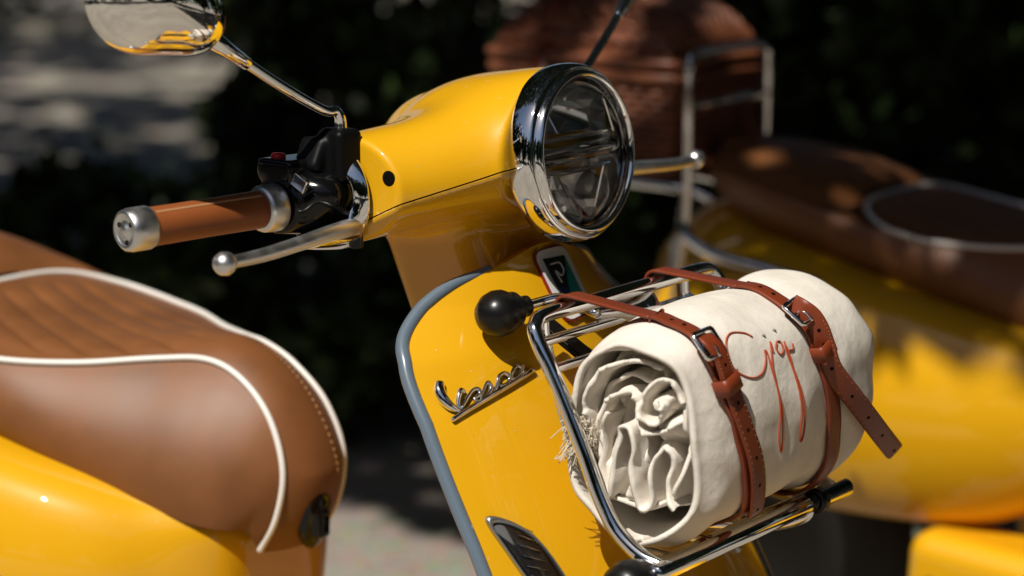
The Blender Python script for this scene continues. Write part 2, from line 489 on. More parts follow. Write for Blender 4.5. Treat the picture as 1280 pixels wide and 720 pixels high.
# faceted reflector bowl
Vr, Fr = [], []
nr = 22
prof = [(-.005, .0650), (-.009, .0585), (-.018, .0500), (-.027, .038), (-.034, .024), (-.037, .010), (-.0375, .0002)]
rv, rf = lathe(prof, H0, HN, nr)
rv = [tuple(np.array(v)+HN*.0035*math.sin(i*2.4)*(0 if i < nr else 1)) for i, v in enumerate(rv)]
add('reflector', (rv, rf), 'reflector', rim, smooth=False)
YA = np.array((0, 1., 0)); UP = np.cross(HN, YA); UP = UP if UP[2] > 0 else -UP
def HL(a, y, z): return H0+HN*a+YA*y+UP*z
def hl_prism(pts, a0, a1, sl=0, zc=0):
    n = len(pts); V = [HL(a0, y, z) for y, z in pts]+[HL(a1+sl*(z-zc), y*.94, z*.94) for y, z in pts]
    return V, [tuple(range(n))[::-1], tuple(range(n, 2*n))]+[(i, (i+1) % n, n+(i+1) % n, n+i) for i in range(n)]
# horizontal light bar built of slim chrome fins with a strip that paints in an orange reflection
for z, r, a, ln in ((.0145, .0020, -.004, .056), (.0, .0088, -.006, .0590), (-.0145, .0020, -.004, .056)):
    add('light_bar', tube([HL(a-.004*(abs(t)*1.2)**2, t*ln, z) for t in np.linspace(-1, 1, 25)], r, 20), 'chrome', rim)
add('reflection_strip', boxm(HL(.0015, .012, -.0035), (.0016, .020, .0010), np.stack([HN, YA, UP], 1)), 'orange_reflection', rim, False)
add('projector', hl_prism([(-.028, .020), (.026, .020), (.031, .034), (.018, .050), (-.014, .050), (-.029, .038)], -.036, -.014, -.45, .034), 'sky_tint', rim, False, bevel=.002)
for sgn in (-1, 1):
    add('reflector_fin', boxm(HL(-.020, sgn*.050, .030), (.014, .0012, .018), np.stack([HN, YA, UP], 1)@rotmat('X', sgn*.35)), 'chrome', rim, False)
    add('reflector_fin', boxm(HL(-.020, sgn*.026, -.034), (.014, .0012, .020), np.stack([HN, YA, UP], 1)@rotmat('X', -sgn*.5)), 'chrome', rim, False)
add('lower_reflector', hl_prism([(-.044, -.020), (.044, -.020), (.040, -.034), (.022, -.055), (-.020, -.055), (-.040, -.036)], -.036, -.022, .50, -.036), 'reflector', rim, False, bevel=.001)
add('bulb_cap', lathe([(-.034, .012), (-.016, .0115), (-.012, .009), (-.011, .0002)], HL(0, -.020, -.036), HN, 24), 'grey_lens', rim)
add('bulb_cap', lathe([(-.034, .012), (-.014, .0115), (-.010, .009), (-.009, .0002)], HL(0, .022, -.030), HN, 24), 'grey_lens', rim)
add('lens_stud', boxm(HL(-.006, .006, -.054), (.004, .0045, .0035), np.stack([HN, YA, UP], 1)), 'dark', rim, False, bevel=.001)

# --- controls, both sides (side = -1 is the rider's right)
def controls(sd):
    YS = lambda p: (p[0], p[1]*-sd, p[2])            # written for the right side (negative y)
    fix = (lambda vf: vf) if sd < 0 else mirrored
    A = np.array((-.193, -.380, .9325) if sd < 0 else (-.216, -.368, .928)); B = np.array((-.1655, -.232, .9345)); ax = (A-B)/np.linalg.norm(A-B); Ln = np.linalg.norm(A-B)
    gr = add('grip', fix(lathe([(.010, .0158), (.012, .0162), (.02, .0165), (.06, .0162), (.1, .0163), (Ln-.022, .0165), (Ln-.018, .0160)], B, ax, 40)), 'grip', scooter)
    add('collar', fix(lathe([(-.006, .014), (-.006, .0195), (-.004, .0208), (.004, .0208), (.010, .0204), (.013, .0192), (.0135, .0155)], B, ax, 48)), 'alu', gr)
    add('bar_end', fix(lathe([(Ln-.0235, .0155), (Ln-.0235, .0174), (Ln-.021, .0183), (Ln-.006, .0183), (Ln-.001, .0172), (Ln+.001, .0150), (Ln+.0002, .0128), (Ln-.0010, .0120), (Ln-.0010, .006), (Ln+.0006, .0050), (Ln+.0010, .0002)], B, ax, 48)), 'alu', gr)
    # holes in the bar end and screw on the collar
    u = np.cross(ax, (0, 0, 1.)); u /= np.linalg.norm(u); w = np.cross(u, ax)
    for k in range(3):
        t = k*2.094+.4; c = A+u*math.cos(t)*.0098+w*math.sin(t)*.0098-ax*.0010
        add('bar_end_hole', fix(lathe([(-.001, .0021), (.0006, .0021), (.0007, .0014), (-.0002, .0001)], c, ax, 12)), 'dark', gr)
    # zigzag stitching along the upper front
    for k in range(34):
        s = .018+k*(Ln-.046)/33; t0 = math.radians(62 if k % 2 else 50)
        fr = -u if np.dot(u, (1, 0, 0)) < 0 else u
        up = w if w[2] > 0 else -w
        def pt(s, t): return B+ax*s+.0166*(math.cos(t)*fr+math.sin(t)*up)
        add('stitch', fix(tube([pt(s, math.radians(52)), pt(s+.0022, math.radians(60))], .0007, 5, caps=False)), 'thread', gr)
    # switch housing
    def f_sw(p):
        q = p.copy()
        body = cone(q, (-.1665, -.222, .9345), (-.152, -.168, .937), .0245, .0345)
        plate = rbox(q, (-.163, -.192, .966), (.020, .040, .009), .005, rotmat('Z', -.18))
        lump = ellip(q, (-.145, -.196, .944), (.026, .020, .020))
        d = smin(smin(body, plate, .010), lump, .008)
        return smax(d, -(q[:, 1]+.226), .003)*1.0
    sw = add('switch_housing', fix(surfnet(lambda p: np.maximum(f_sw(p), p[:, 1]+.166), (-.22, -.245, .88), (-.09, -.15, .99), .0032)), 'gblack', scooter)
    c, n = march(f_sw, (-.174, -.213, 1.05), (0, 0, -1))
    add('red_button' if sd < 0 else 'grey_button', fix(lathe([(-.002, .0065), (.002, .0066), (.0036, .0056), (.0042, .0002)], c, (0, 0, 1), 20)), 'red' if sd < 0 else 'grey_lens', sw)
    add('rocker', fix(boxm((-.141, -.222, .957), (.008, .0028, .006), rotmat('Y', .5))), 'chrome', sw, False, bevel=.001)
    add('rocker', fix(boxm((-.134, -.206, .950), (.003, .009, .0028), rotmat('X', .5))), 'gblack', sw, False, bevel=.001)
    # mirror mount block
    def f_mm(p):
        return smin(rbox(p, (-.134, -.1775, .977), (.0160, .0135, .023), .006, rotmat('Z', -.2)),
                    rbox(p, (-.150, -.1865, .972), (.014, .018, .016), .006, rotmat('X', -.5)), .008)
    mm = add('mirror_mount', fix(surfnet(f_mm, (-.18, -.22, .94), (-.10, -.145, 1.02), .0025)), 'black', scooter)
    # chrome hood between the housing and the headset, longer below
    c0 = np.array((-.1475, -.1695, .9385)); ca = np.array((-.13, -.99, 0)); ca /= np.linalg.norm(ca)
    e1 = np.cross((0, 0, 1.), ca); e1 = -e1 if e1[0] < 0 else e1; e1 /= np.linalg.norm(e1); e2 = np.array((0, 0, 1.))
    P = []
    for j in range(72):
        t = 2*math.pi*j/72; cz = math.sin(t); cx = math.cos(t)
        ln = .010+.034*max(0, -cz)**1.5*(1 if cx > -.2 else .6)+.006*max(0, cz)**2
        row = []
        for k in range(9):
            s = k/8; rr = .0455-.0035*s-.006*s*s*(1 if cz > -.3 else .4)
            row.append(c0+ca*(ln*s)+e1*cx*rr*.96+e2*cz*rr*1.0)
        P.append(row)
    hood = add('chrome_hood', fix(grid(P, closed_u=True)), 'chrome', scooter, solid=.0022, off=1)
    recalc(hood)
    # brake lever with ball end
    ball = np.array((-.107, -.353, .9110))
    path = spline([(-.128, -.160, .9150), (-.116, -.180, .9165), (-.1085, -.205, .9175), (-.105, -.235, .917), (-.104, -.270, .9145), (-.1055, -.310, .9115), ball], 40)
    lv = add('brake_lever', fix(tube(path, [.0070, .0078, .0076, .0068, .0062, .0058, .0052], 16)), 'alu', scooter)
    add('ball_end', fix(lathe([(-.0100, .0002), (-.0094, .0035), (-.0078, .0064), (-.0048, .0089), (0, .0101), (.0048, .0089), (.0078, .0064), (.0094, .0035), (.0100, .0002)], ball, (0.05, -1, -.06), 28)), 'alu', lv)
    add('lever_pivot', fix(lathe([(-.020, .0001), (-.020, .0062), (.020, .0062), (.020, .0001)], (-.122, -.172, .9155), (0, 0, 1), 20)), 'gblack', lv, bevel=.001)
    # mirror: arm and head
    m0 = np.array((-.134, -.1765, .999)); m1 = np.array((-.159, -.312, 1.0885))
    arm = spline([m0, m0+(0, -.001, .010), m0+(-.001, -.006, .0165), m0*.86+m1*.14+(0, 0, .006), m0*.5+m1*.5+(0, 0, .001), m1], 40)
    mir = add('mirror', fix(tube(arm, [.0056, .0052, .0044, .0042, .0042, .0044, .0046], 16)), 'chrome', scooter)
    d = (m1-m0)/np.linalg.norm(m1-m0)
    add('arm_sleeve', fix(lathe([(-.048, .0046), (-.047, .0054), (-.022, .0066), (-.006, .0082), (-.004, .0076), (.0, .0076), (.001, .0092), (.007, .0095), (.010, .0086), (.013, .0075)], m1, d, 32)), 'chrome', mir)
    # teardrop shell, its back bulging forward (+X), pointed to the arm
    cm = np.array((-.170, -.370, 1.125)); tip = m1+d*.010
    vn = np.array((math.cos(-.25), math.sin(-.25), .05)); vn /= np.linalg.norm(vn)
    uu = np.cross((0, 0, 1.), vn); uu /= np.linalg.norm(uu); ww = np.cross(vn, uu)
    ty, tz = np.dot(tip-cm, uu), np.dot(tip-cm, ww)
    P = []
    for j in range(64):
        t = 2*math.pi*j/64; row = []
        base = np.array((.0560*math.cos(t), .0480*math.sin(t)))
        dirt = np.array((ty, tz))/math.hypot(ty, tz); al = max(0, np.dot(base/np.linalg.norm(base), dirt))
        base = base*(1+.42*al**7)
        for k in range(15):
            s = k/14*math.pi/2
            rr = math.cos(s); dep = .034*math.sin(s)*(1)
            row.append(cm+uu*base[0]*rr+ww*base[1]*rr+vn*dep)
        P.append(row)
    sh = add('mirror_shell', fix(grid(P, closed_u=True)), 'mchrome', mir); recalc(sh)
    gl = [[cm+uu*p_*math.cos(2*math.pi*j/48)*.0520-vn*.001+ww*p_*math.sin(2*math.pi*j/48)*.0445 for p_ in (.001, .5, .98, 1.04)] for j in range(48)]
    recalc(add('mirror_glass', fix(grid(gl, closed_u=True)), 'mchrome', mir))
    return mir
controls(-1); controls(1)

# --- legshield
def Xls(y, z):
    c = np.interp(z, [.3, .5, .65, .75, .80, .84, .89], [.9, 1.0, 1.3, 1.7, 2.2, 3.4, 4.2])
    return -.018+.5*(.83-z)-c*y*y
OUT = spline([(.200, .33), (.203, .42), (.202, .50), (.199, .58), (.1965, .6325), (.1925, .7083), (.1855, .7712), (.1770, .8022), (.1615, .8193), (.1435, .8339), (.1269, .8460), (.1085, .8562), (.0949, .8607), (.0767, .8660), (.0432, .8751), (.020, .882), (.0015, .883)], 80)
OUT[:, 0] -= .007*np.clip(OUT[:, 0]/.10, 0, 1)
for _ in range(10):
    OUT[1:-1] = OUT[1:-1]*.4+.3*(OUT[:-2]+OUT[2:])
P, Pb = [], []
for hw, z in OUT:
    ys = np.linspace(-hw, hw, 45)
    P.append([(Xls(y, z), y, z) for y in ys]); Pb.append([(Xls(y, z)-.012, y*.985, z-.004) for y in ys])
nu, nv = len(P), 45
fv, ff = grid(P); bv, bf = grid(Pb); n0 = len(fv)
sidef = []
for i in range(nu-1):
    for j in (0, nv-1):
        a, b = i*nv+j, (i+1)*nv+j; q = (a, b, n0+b, n0+a); sidef.append(q)
for j in range(nv-1):
    for i in (0, nu-1):
        a, b = i*nv+j, i*nv+j+1; sidef.append((a, b, n0+b, n0+a))
legshield = recalc(add('legshield', (list(map(tuple, fv))+list(map(tuple, bv)), list(ff)+[tuple(i+n0 for i in q) for q in bf]+sidef), 'yellow', scooter))
s = legshield.modifiers.new('es', 'EDGE_SPLIT'); s.split_angle = math.radians(40)
for sg in (-1, 1):
    tp = [(Xls(hw, z)-.004, sg*hw, z) for hw, z in OUT[:66]]
    add('edge_trim', tube(tp, [.0064]*9+[.0060, .0050, .0035], 14), 'trim', legshield)

def ls_pt(y, z, off=0):
    e = 1e-3
    n = np.array((1, -(Xls(y+e, z)-Xls(y-e, z))/(2*e), -(Xls(y, z+e)-Xls(y, z-e))/(2*e))); n /= np.linalg.norm(n)
    return np.array((Xls(y, z), y, z))+n*off
# badge at the top of the legshield
def ls_patch(pts, o0, o1):
    n = len(pts); V = [ls_pt(y, z, o0) for y, z in pts]+[ls_pt(y, z, o1) for y, z in pts]
    return V, [tuple(range(n, 2*n))]+[(i, (i+1) % n, n+(i+1) % n, n+i) for i in range(n)]
def rr_quad(q, r, n=5):
    out = []; q = [np.array(p) for p in q]
    for i in range(4):
        a, b, c = q[i-1], q[i], q[(i+1) % 4]
        d1 = (a-b)/np.linalg.norm(a-b); d2 = (c-b)/np.linalg.norm(c-b)
        for k in range(n):
            t = k/(n-1); p0 = b+d1*r*(1-t)**2+d2*r*t*t; out.append(p0)
    return out
bq = [(-.0225, .8765), (.0255, .8765), (.0325, .8190), (-.0150, .8150)]
bc = np.mean(bq, 0)
def shr(q, k): return [tuple(bc+(np.array(p)-bc)*k) for p in q]
badge = recalc(add('badge', ls_patch(rr_quad(shr(bq, 1.06), .013), -.002, .0030), 'badge_red', legshield, False))
recalc(add('badge_face', ls_patch(rr_quad(bq, .012), .001, .0034), 'white', legshield, False))
iq = [(-.0135, .8690), (.0170, .8680), (.0235, .8290), (-.0060, .8270)]
recalc(add('badge_field', ls_patch([iq[0], iq[1], iq[2], iq[3]], .002, .0040), 'badge_black', legshield, False))
recalc(add('badge_field', ls_patch([(.0168, .8668), (.0231, .8295), (.0010, .8285)], .002, .0046), 'badge_teal', legshield, False))
recalc(add('badge_field', ls_patch([(-.0085, .8440), (.0055, .8420), (-.0005, .8285), (-.0055, .8278)], .002, .0044), 'badge_navy', legshield, False))
add('badge_mark', tube([ls_pt(y, z, .0044) for y, z in spline([(-.008, .8635), (.004, .8635), (.007, .857), (.001, .8525), (-.005, .8575), (-.002, .8470)], 24)], .0008, 6), 'white', legshield)
# chrome script lettering
SCRIPT = [
 ([(-.1565, .7818), (-.1600, .7754), (-.1603, .7682), (-.1578, .7625), (-.1530, .7585)], [.0034, .0042, .0042, .0032, .0013]),
 ([(-.1530, .7585), (-.1506, .7652), (-.1465, .7711), (-.1432, .7744), (-.1412, .7725)], [.0010, .0017, .0022, .0022, .0012]),
 ([(-.1625, .7526), (-.1286, .7650), (-.0723, .7828)], [.0018, .0022, .0020]),
 ([(-.1505, .7603), (-.1397, .7694), (-.1340, .7734), (-.1292, .7738), (-.1304, .7696), (-.1365, .7665), (-.1330, .7645)], [.0011, .0015, .0016, .0016, .0016, .0013, .0011]),
 ([(-.1310, .7668), (-.1194, .7780), (-.1180, .7738), (-.1228, .7688), (-.1285, .7662)], [.0010, .0014, .0019, .0018, .0011]),
 ([(-.1195, .7668), (-.1106, .7767), (-.1068, .7816), (-.1005, .7836), (-.0976, .7798), (-.1020, .7750), (-.1096, .7742)], [.0014, .0016, .0016, .0016, .0018, .0017, .0011]),
 ([(-.0834, .7863), (-.0866, .7880), (-.0930, .7838), (-.0968, .7790), (-.0937, .7780), (-.0865, .7816), (-.0806, .7880), (-.0836, .7824), (-.0775, .7822)], [.0013, .0014, .0016, .0015, .0014, .0013, .0016, .0014, .0010])]
parts = []
for pts, rr in SCRIPT:
    parts.append(tube([ls_pt(y, z, .0026) for y, z in spline(pts, 30)], [q*1.25 for q in rr], 10))
add('script_lettering', join(*parts), 'chrome', legshield)
# front indicators low on the legshield
for sg in (-1, 1):
    q = [(-.1700, .6705), (-.1540, .6675), (-.1380, .6520), (-.1270, .6220), (-.1240, .5900), (-.1380, .5850), (-.1540, .6100), (-.1650, .6430)]
    q = [(y if sg < 0 else -y, z) for y, z in q]
    qs = [tuple(p) for p in spline(q, 48, closed=True)]; c = np.mean(qs, 0)
    V, rings_ = [], [(1.09, -.002), (1.09, .003), (1.04, .0055), (.98, .0045), (.93, .002)]
    for k, o in rings_:
        V += [ls_pt(*(c+(np.array(p)-c)*k), o) for p in qs]
    F = [(a*48+i, a*48+(i+1) % 48, (a+1)*48+(i+1) % 48, (a+1)*48+i) for a in range(4) for i in range(48)]
    ind = recalc(add('indicator', (V, F), 'satin', scooter))
    V, F = [], []
    ks = [(.95, .0030), (.8, .0062), (.5, .0080), (.2, .0086)]
    for k, o in ks: V += [ls_pt(*(c+(np.array(p)-c)*k), o) for p in qs]
    F = [(a*48+i, a*48+(i+1) % 48, (a+1)*48+(i+1) % 48, (a+1)*48+i) for a in range(3) for i in range(48)]+[tuple(range(144, 192))]
    recalc(add('indicator_lens', (V, F), 'smoke', ind))
    recalc(add('indicator_reflector', ls_patch([tuple(c+(np.array(p)-c)*.95) for p in qs], -.0005, .0010), 'grey_lens', ind, False))
    for t in np.linspace(-.8, .8, 9):
        p0 = c+np.array((-.002*sg*-1, -.040))*t
        ln = .010*(1-.35*abs(t))
        add('lens_rib', tube([ls_pt(p0[0]-ln*.9, p0[1]+.004, .0030), ls_pt(p0[0]+ln*.9, p0[1]-.004, .0030)], .0011, 6), 'chrome', ind)

# --- floorboard, inner tunnel, rear body
def f_floor(p):
    q = p.copy(); q[:, 1] = np.abs(q[:, 1])
    d = rbox(q, (-.10, 0, .285), (.32, .20, .035), .03)
    ls = rbox(q, (.10, 0, .33), (.10, .20, .06), .04, rotmat('Y', -.6))
    return smin(d, ls, .05)
floor_ = add('floorboard', surfnet(f_floor, (-.46, -.24, .2), (.28, .24, .46), .012), 'yellow', scooter)
for k in range(5):
    for sg in (-1, 1):
        y = sg*(.03+.032*k)
        add('floor_strip', tube([(-.36, y, .320), (-.1, y, .3205), (.10, y, .3215)], .005, 8), 'rubber', floor_)
def seat_base(x): return .563+.224*(-.35-x)
def f_body(p):
    q = p.copy(); q[:, 1] = np.abs(q[:, 1])
    cow = ellip(q, (-.79, .105, .515), (.365, .148, .200))
    mid = rbox(q, (-.74, 0, .53), (.34, .105, .14), .05)
    tun = rbox(q, (-.455, 0, .43), (.060, .085, .170), .05, rotmat('Y', .10))
    tail = ellip(q, (-1.0, 0, .58), (.18, .11, .15))
    d = smin(smin(smin(cow, mid, .05), tun, .06), tail, .06)
    d = smax(d, q[:, 2]-(.563+.224*(-.35-q[:, 0]))-.016, .03)
    low = np.where(q[:, 0] > -.55, .27, .385)
    low = .27+.075*np.clip((-.50-q[:, 0])/.08, 0, 1)
    return smax(d, low-q[:, 2], .02)
body = add('rear_body', surfnet(f_body, (-1.25, -.3, .24), (-.34, .3, .82), .009), 'yellow', scooter)
for sg in (-1, 1):
    add('side_sill', surfnet(lambda p: rbox(p, (-.51, sg*.165, .292), (.15, .060, .055), .030, rotmat('Y', .06)), (-.70, min(sg*.09, sg*.26), .19), (-.30, max(sg*.09, sg*.26), .39), .007), 'yellow', body)
for sg in (-1, 1):
    add('sill_slot', boxm((-.600, sg*.2245, .290), (.026, .002, .008), rotmat('Y', .10)), 'dark', body, False, bevel=.002)

# --- seat: upper edge curve, crown, side panels
EDGE = [(-.361, .046, .539), (-.338, .046, .577), (-.329, .0445, .627), (-.349, .041, .677), (-.388, .039, .711), (-.430, .044, .7255), (-.480, .066, .7235), (-.549, .106, .717),
        (-.621, .143, .717), (-.700, .159, .723), (-.790, .161, .739), (-.880, .157, .758), (-.970, .138, .772), (-1.035, .098, .772), (-1.066, .050, .769), (-1.074, .0005, .768)]
NE = 120
ED = spline(EDGE, NE)
def smooth_interp(s, xs, ys):
    k = np.linspace(-.07, .07, 9); return float(np.mean(np.interp(np.clip(s+k*min(1, s*12, (1-s)*12), 0, 1), xs, ys)))
def lower_pt(i):
    """bottom edge of the side panel for edge sample i"""
    x, w, z = ED[i]
    s = i/(NE-1)
    xl = smooth_interp(s, [0, .10, .2, .3, .40, .5, .62, .8, .92, 1], [-.361, -.362, -.372, -.392, -.430, -.50, -.64, -.86, -1.03, -1.062])
    yl = smooth_interp(s, [0, .10, .2, .3, .40, .5, .62, .8, .92, 1], [.046, .062, .082, .100, .112, .124, .135, .125, .065, .0005])
    return np.array((xl, yl, seat_base(xl)-.026*max(0, 1-s*9)))
quilt_dir = .36
def top_pt(i, t):
    x, w, z = ED[i]; s = i/(NE-1)
    y = w*t
    crown = (.016*(1-abs(t)**2.2))
    nose = np.clip((.70-z)/.08, 0, 1)     # on the nose the crown pushes forward instead of up
    h = crown
    pad = np.clip((-.815-x)/.07, 0, 1); pad = pad*pad*(3-2*pad)
    h = h+pad*.018*(1-abs(t)**3)-.012*math.exp(-((x+.815)/.014)**2)*(1-abs(t)**4)
    q = (y+quilt_dir*x)/.036; qq = abs((q % 1)-.5)*2
    inside = np.clip((.86-abs(t))/.12, 0, 1)*np.clip((-.44-x)/.05, 0, 1)*np.clip((x+.775)/.02, 0, 1)
    h += inside*.0058*(math.sqrt(max(0, 1-qq**2.2))-.7)
    return np.array((x+h*1.1*nose, y, z+h*(1-nose)))
TT = np.linspace(-1, 1, 91)
NEF = 260
ED_full = spline(EDGE, NEF)
ED_keep = ED
ED = ED_full; NE_old = NE; NE = NEF
topP = [[top_pt(i, t) for t in TT] for i in range(NEF)]
seat = add('seat', grid(topP), 'seat', scooter); recalc(seat)
for sg in (-1, 1):
    P = []
    for i in range(0, NEF, 3):
        a = np.array(ED[i]); b = lower_pt(i); row = []
        dist = np.linalg.norm(a-b)
        for k in range(15):
            t = k/14
            p = a*(1-t)+b*t
            out = .30*dist*math.sin(math.pi*min(1, t*1.0))**.8*smooth_interp(i/(NEF-1), [0, .08, .3, .6, .85, 1], [.2, .6, .9, .9, .6, .5])
            rear = np.clip((-a[0]-.93)/.1, 0, 1)
            p = p+np.array((-out*rear*.9, out*(1-rear*.8)*.62, 0))
            row.append((p[0], p[1]*sg, p[2]))
        P.append(row)
    recalc(add('side_panel', grid(P), 'seat', seat))
# piping: up both edges from the nose, closing in a loop in front of the passenger pad
iend = int(np.argmin(np.abs(ED[:, 0]+.700)+(np.arange(NEF) < 60)*9))
for_loop = []
R_ = [np.array((p[0], -p[1]-.001, p[2]+.002)) for p in ED[:iend]]
L_ = [np.array((p[0], p[1]+.001, p[2]+.002)) for p in ED[:iend]][::-1]
loop = []
for t in np.linspace(0, 1, 15)[1:-1]:
    a = math.pi*t; x = -.700-.105*math.sin(a)**.9; yv = -math.cos(a)
    j = int(np.argmin(np.abs(ED[:, 0]-x)+(np.arange(NEF) < 60)*9)); w = .160
    yy = w*math.copysign(abs(yv)**.8, yv); tt = np.clip(yy/ED[j][1], -1, 1)
    p = top_pt(j, tt); loop.append(np.array((p[0], p[1], p[2]+.002)))
pip = spline(R_[::4]+loop+L_[::4], 260)
add('piping', tube(pip, .0033, 10), 'piping', seat)
seam = []
for t in np.linspace(.06, .94, 40):
    a = math.pi*t; x = -.712-.112*math.sin(a)**.8; yy = -.157*math.copysign(abs(math.cos(a))**.75, math.cos(a))
    j = int(np.argmin(np.abs(ED[:, 0]-x)+(np.arange(NEF) < 60)*9)); p = top_pt(j, float(np.clip(yy/ED[j][1], -.97, .97))); seam.append((p[0], p[1], p[2]+.0004))
add('pad_seam', tube(seam, .0017, 6), 'dark', seat)
# stitched seam running down the nose beside the far piping
st = [top_pt(i, .42)+np.array((.0006, 0, .0006)) for i in range(3, 80, 1)]
for k in range(0, len(st)-2, 2):
    add('stitch', tube([st[k], st[k+1]], .0006, 5, caps=False), 'thread', seat)
# bag hook under the nose
def f_hook(p):
    return smin(ellip((p-np.array((-.327, -.003, .578)))@rotmat('Y', .12), (0, 0, 0), (.013, .021, .040)), rbox(p, (-.317, -.003, .566), (.005, .009, .014), .004), .006)
add('bag_hook', surfnet(f_hook, (-.350, -.035, .53), (-.295, .03, .63), .0026), 'gblack', scooter)

# --- front mudguard and wheels
def f_mud(p):
    q = p.copy()
    o = ellip(q, (.285, 0, .345), (.275, .085, .175)); i = ellip(q, (.285, 0, .330), (.262, .075, .165))
    return smax(smax(o, -i, .004), .30-.25*(q[:, 0]-.28)-q[:, 2], .01)
add('front_mudguard', surfnet(f_mud, (-.02, -.11, .24), (.59, .11, .55), .010), 'yellow', scooter)
for x in (.285, -1.00):
    c = (x, 0, .238); prof = []
    for k in range(25):
        a = math.pi*(-.15+1.3*k/24); prof.append((-.055*math.cos(a), .185+.053*math.sin(a)))
    wh = add('wheel', lathe(prof, c, (0, 1, 0), 64), 'tyre', scooter)
    add('rim', lathe([(-.045, .165), (-.050, .176), (-.046, .172), (-.030, .150), (-.025, .09), (-.035, .05), (-.035, .001)], c, (0, 1, 0), 48), 'steel', wh)
    add('rim', lathe([(.045, .165), (.050, .176), (.046, .172), (.030, .150), (.025, .09), (.035, .05), (.035, .001)], c, (0, 1, 0), 48), 'steel', wh)
add('fork_leg', tube([(.03, 0, .62), (.15, .03, .42), (.285, .07, .238)], .022, 16), 'alu', scooter)
# centre stand carries the scooter
for sg in (-1, 1):
    add('stand_leg', tube([(-.52, sg*.08, .29), (-.50, sg*.13, .10), (-.47, sg*.16, .012)], .012, 10), 'black', scooter)

tag(scooter, 'yellow scooter with round headlight, tan seat and a canvas roll on its front rack', 'scooter')

#==SECTION SECOND
# ------------------------------------------------------------------ second scooter (copied before the accessories are added)
scooter2 = copy_tree(scooter)
scooter2.name = 'scooter.001'; scooter2.location = (.505, 1.16, 0)
tag(scooter2, 'yellow scooter in leaf shade with chrome rear rack carrying a wicker trunk', 'scooter')
# a part that differs: rear rack and backrest
rk = add('rear_rack', join(*[tube(spline([(-1.02, y, .735), (-1.10, y, .752), (-1.40, y, .755)], 20), .006, 10) for y in (-.12, -.04, .04, .12)]), 'chrome', scooter2)
add('rack_crossbar', tube(spline([(-1.06, -.13, .748), (-1.42, -.13, .755), (-1.45, 0, .755), (-1.42, .13, .755), (-1.06, .13, .748)], 60), .007, 12), 'chrome', rk)
add('backrest', tube(spline([(-1.04, -.185, .60), (-1.02, -.185, .72), (-1.02, -.185, .905), (-1.022, -.178, .930), (-1.025, -.155, .939), (-1.025, -.015, .939), (-1.024, .01, .933), (-1.02, .02, .91), (-1.02, .02, .72)], 90), .0058, 12), 'chrome', rk)
add('backrest_bar', tube([(-1.02, -.185, .870), (-1.02, .02, .870)], .0055, 10), 'chrome', rk)
add('grab_rail', tube(spline([(-1.04, -.150, .745), (-1.02, -.190, .705), (-.97, -.203, .680), (-.88, -.205, .668), (-.80, -.200, .655), (-.74, -.180, .640)], 50), .0085, 12), 'chrome', rk)
add('grab_rail', tube(spline([(-1.04, .150, .745), (-1.02, .190, .705), (-.97, .203, .680), (-.88, .205, .668), (-.80, .200, .655), (-.74, .180, .640)], 50), .0085, 12), 'chrome', rk)

#==SECTION RACK
# ------------------------------------------------------------------ front rack and bulb horn on the first scooter
RW = .146
fr_path = []
for sg in (-1, 1):
    pass
def rack_side(sg):
    return [(.186, sg*(RW-.004), .655), (.160, sg*RW, .664), (.136, sg*RW, .682), (.118, sg*RW, .710), (.102, sg*RW, .745), (.074, sg*RW, .800), (.055, sg*RW, .832), (.049, sg*(RW-.006), .844), (.047, sg*(RW-.022), .849)]
full = rack_side(-1)+[(.047, -.06, .849), (.047, .06, .849)]+rack_side(1)[::-1]
rack = add('front_rack', tube(spline(full, 180), .0068, 18), 'chrome', scooter)
add('front_bar', tube([(.186, -.160, .655), (.186, 0, .655), (.186, .158, .655)], .0085, 20), 'chrome', rack)
add('front_bar', tube([(.165, -.150, .650), (.165, .140, .650)], .0058, 14), 'chrome', rack)
for z, x in ((.800, .050), (.822, .038)):
    add('cross_bar', tube([(x, -.115, z), (x, .120, z)], .0045, 12), 'chrome', rack)
for y in (-.105, .118):
    add('rear_stay', tube(spline([(.030, y, .842), (.034, y, .815), (.060, y, .74), (.085, y, .69), (.125, y, .655), (.165, y, .650)], 40), .0060, 14), 'chrome', rack)
for y in (-.05, .045):
    add('shelf_bar', tube(spline([(.080, y, .668), (.12, y, .656), (.17, y, .652), (.184, y, .655)], 24), .0045, 10), 'chrome', rack)
add('support_stay', tube(spline([(.060, -.02, .655), (.10, .02, .640), (.150, .075, .632), (.178, .092, .640), (.184, .098, .650)], 30), .0055, 12), 'chrome', rack)
for y in (.105,):
    add('rubber_clamp', lathe([(-.006, .0088), (-.006, .0112), (.006, .0112), (.006, .0088)], (.186, y, .655), (0, 1, 0), 20), 'rubber', rack)
add('rubber_cap', lathe([(-.026, .0001), (-.025, .012), (-.018, .0205), (-.004, .0235), (.008, .0215), (.016, .015), (.018, .0001)], (.170, -.176, .6440), (0, -1, 0), 28), 'rubber', rack)
for y in (-.06, .06):
    add('rack_bracket', boxm((.028, y, .810), (.030, .010, .003), rotmat('Y', .5)), 'black', rack, False, bevel=.001)
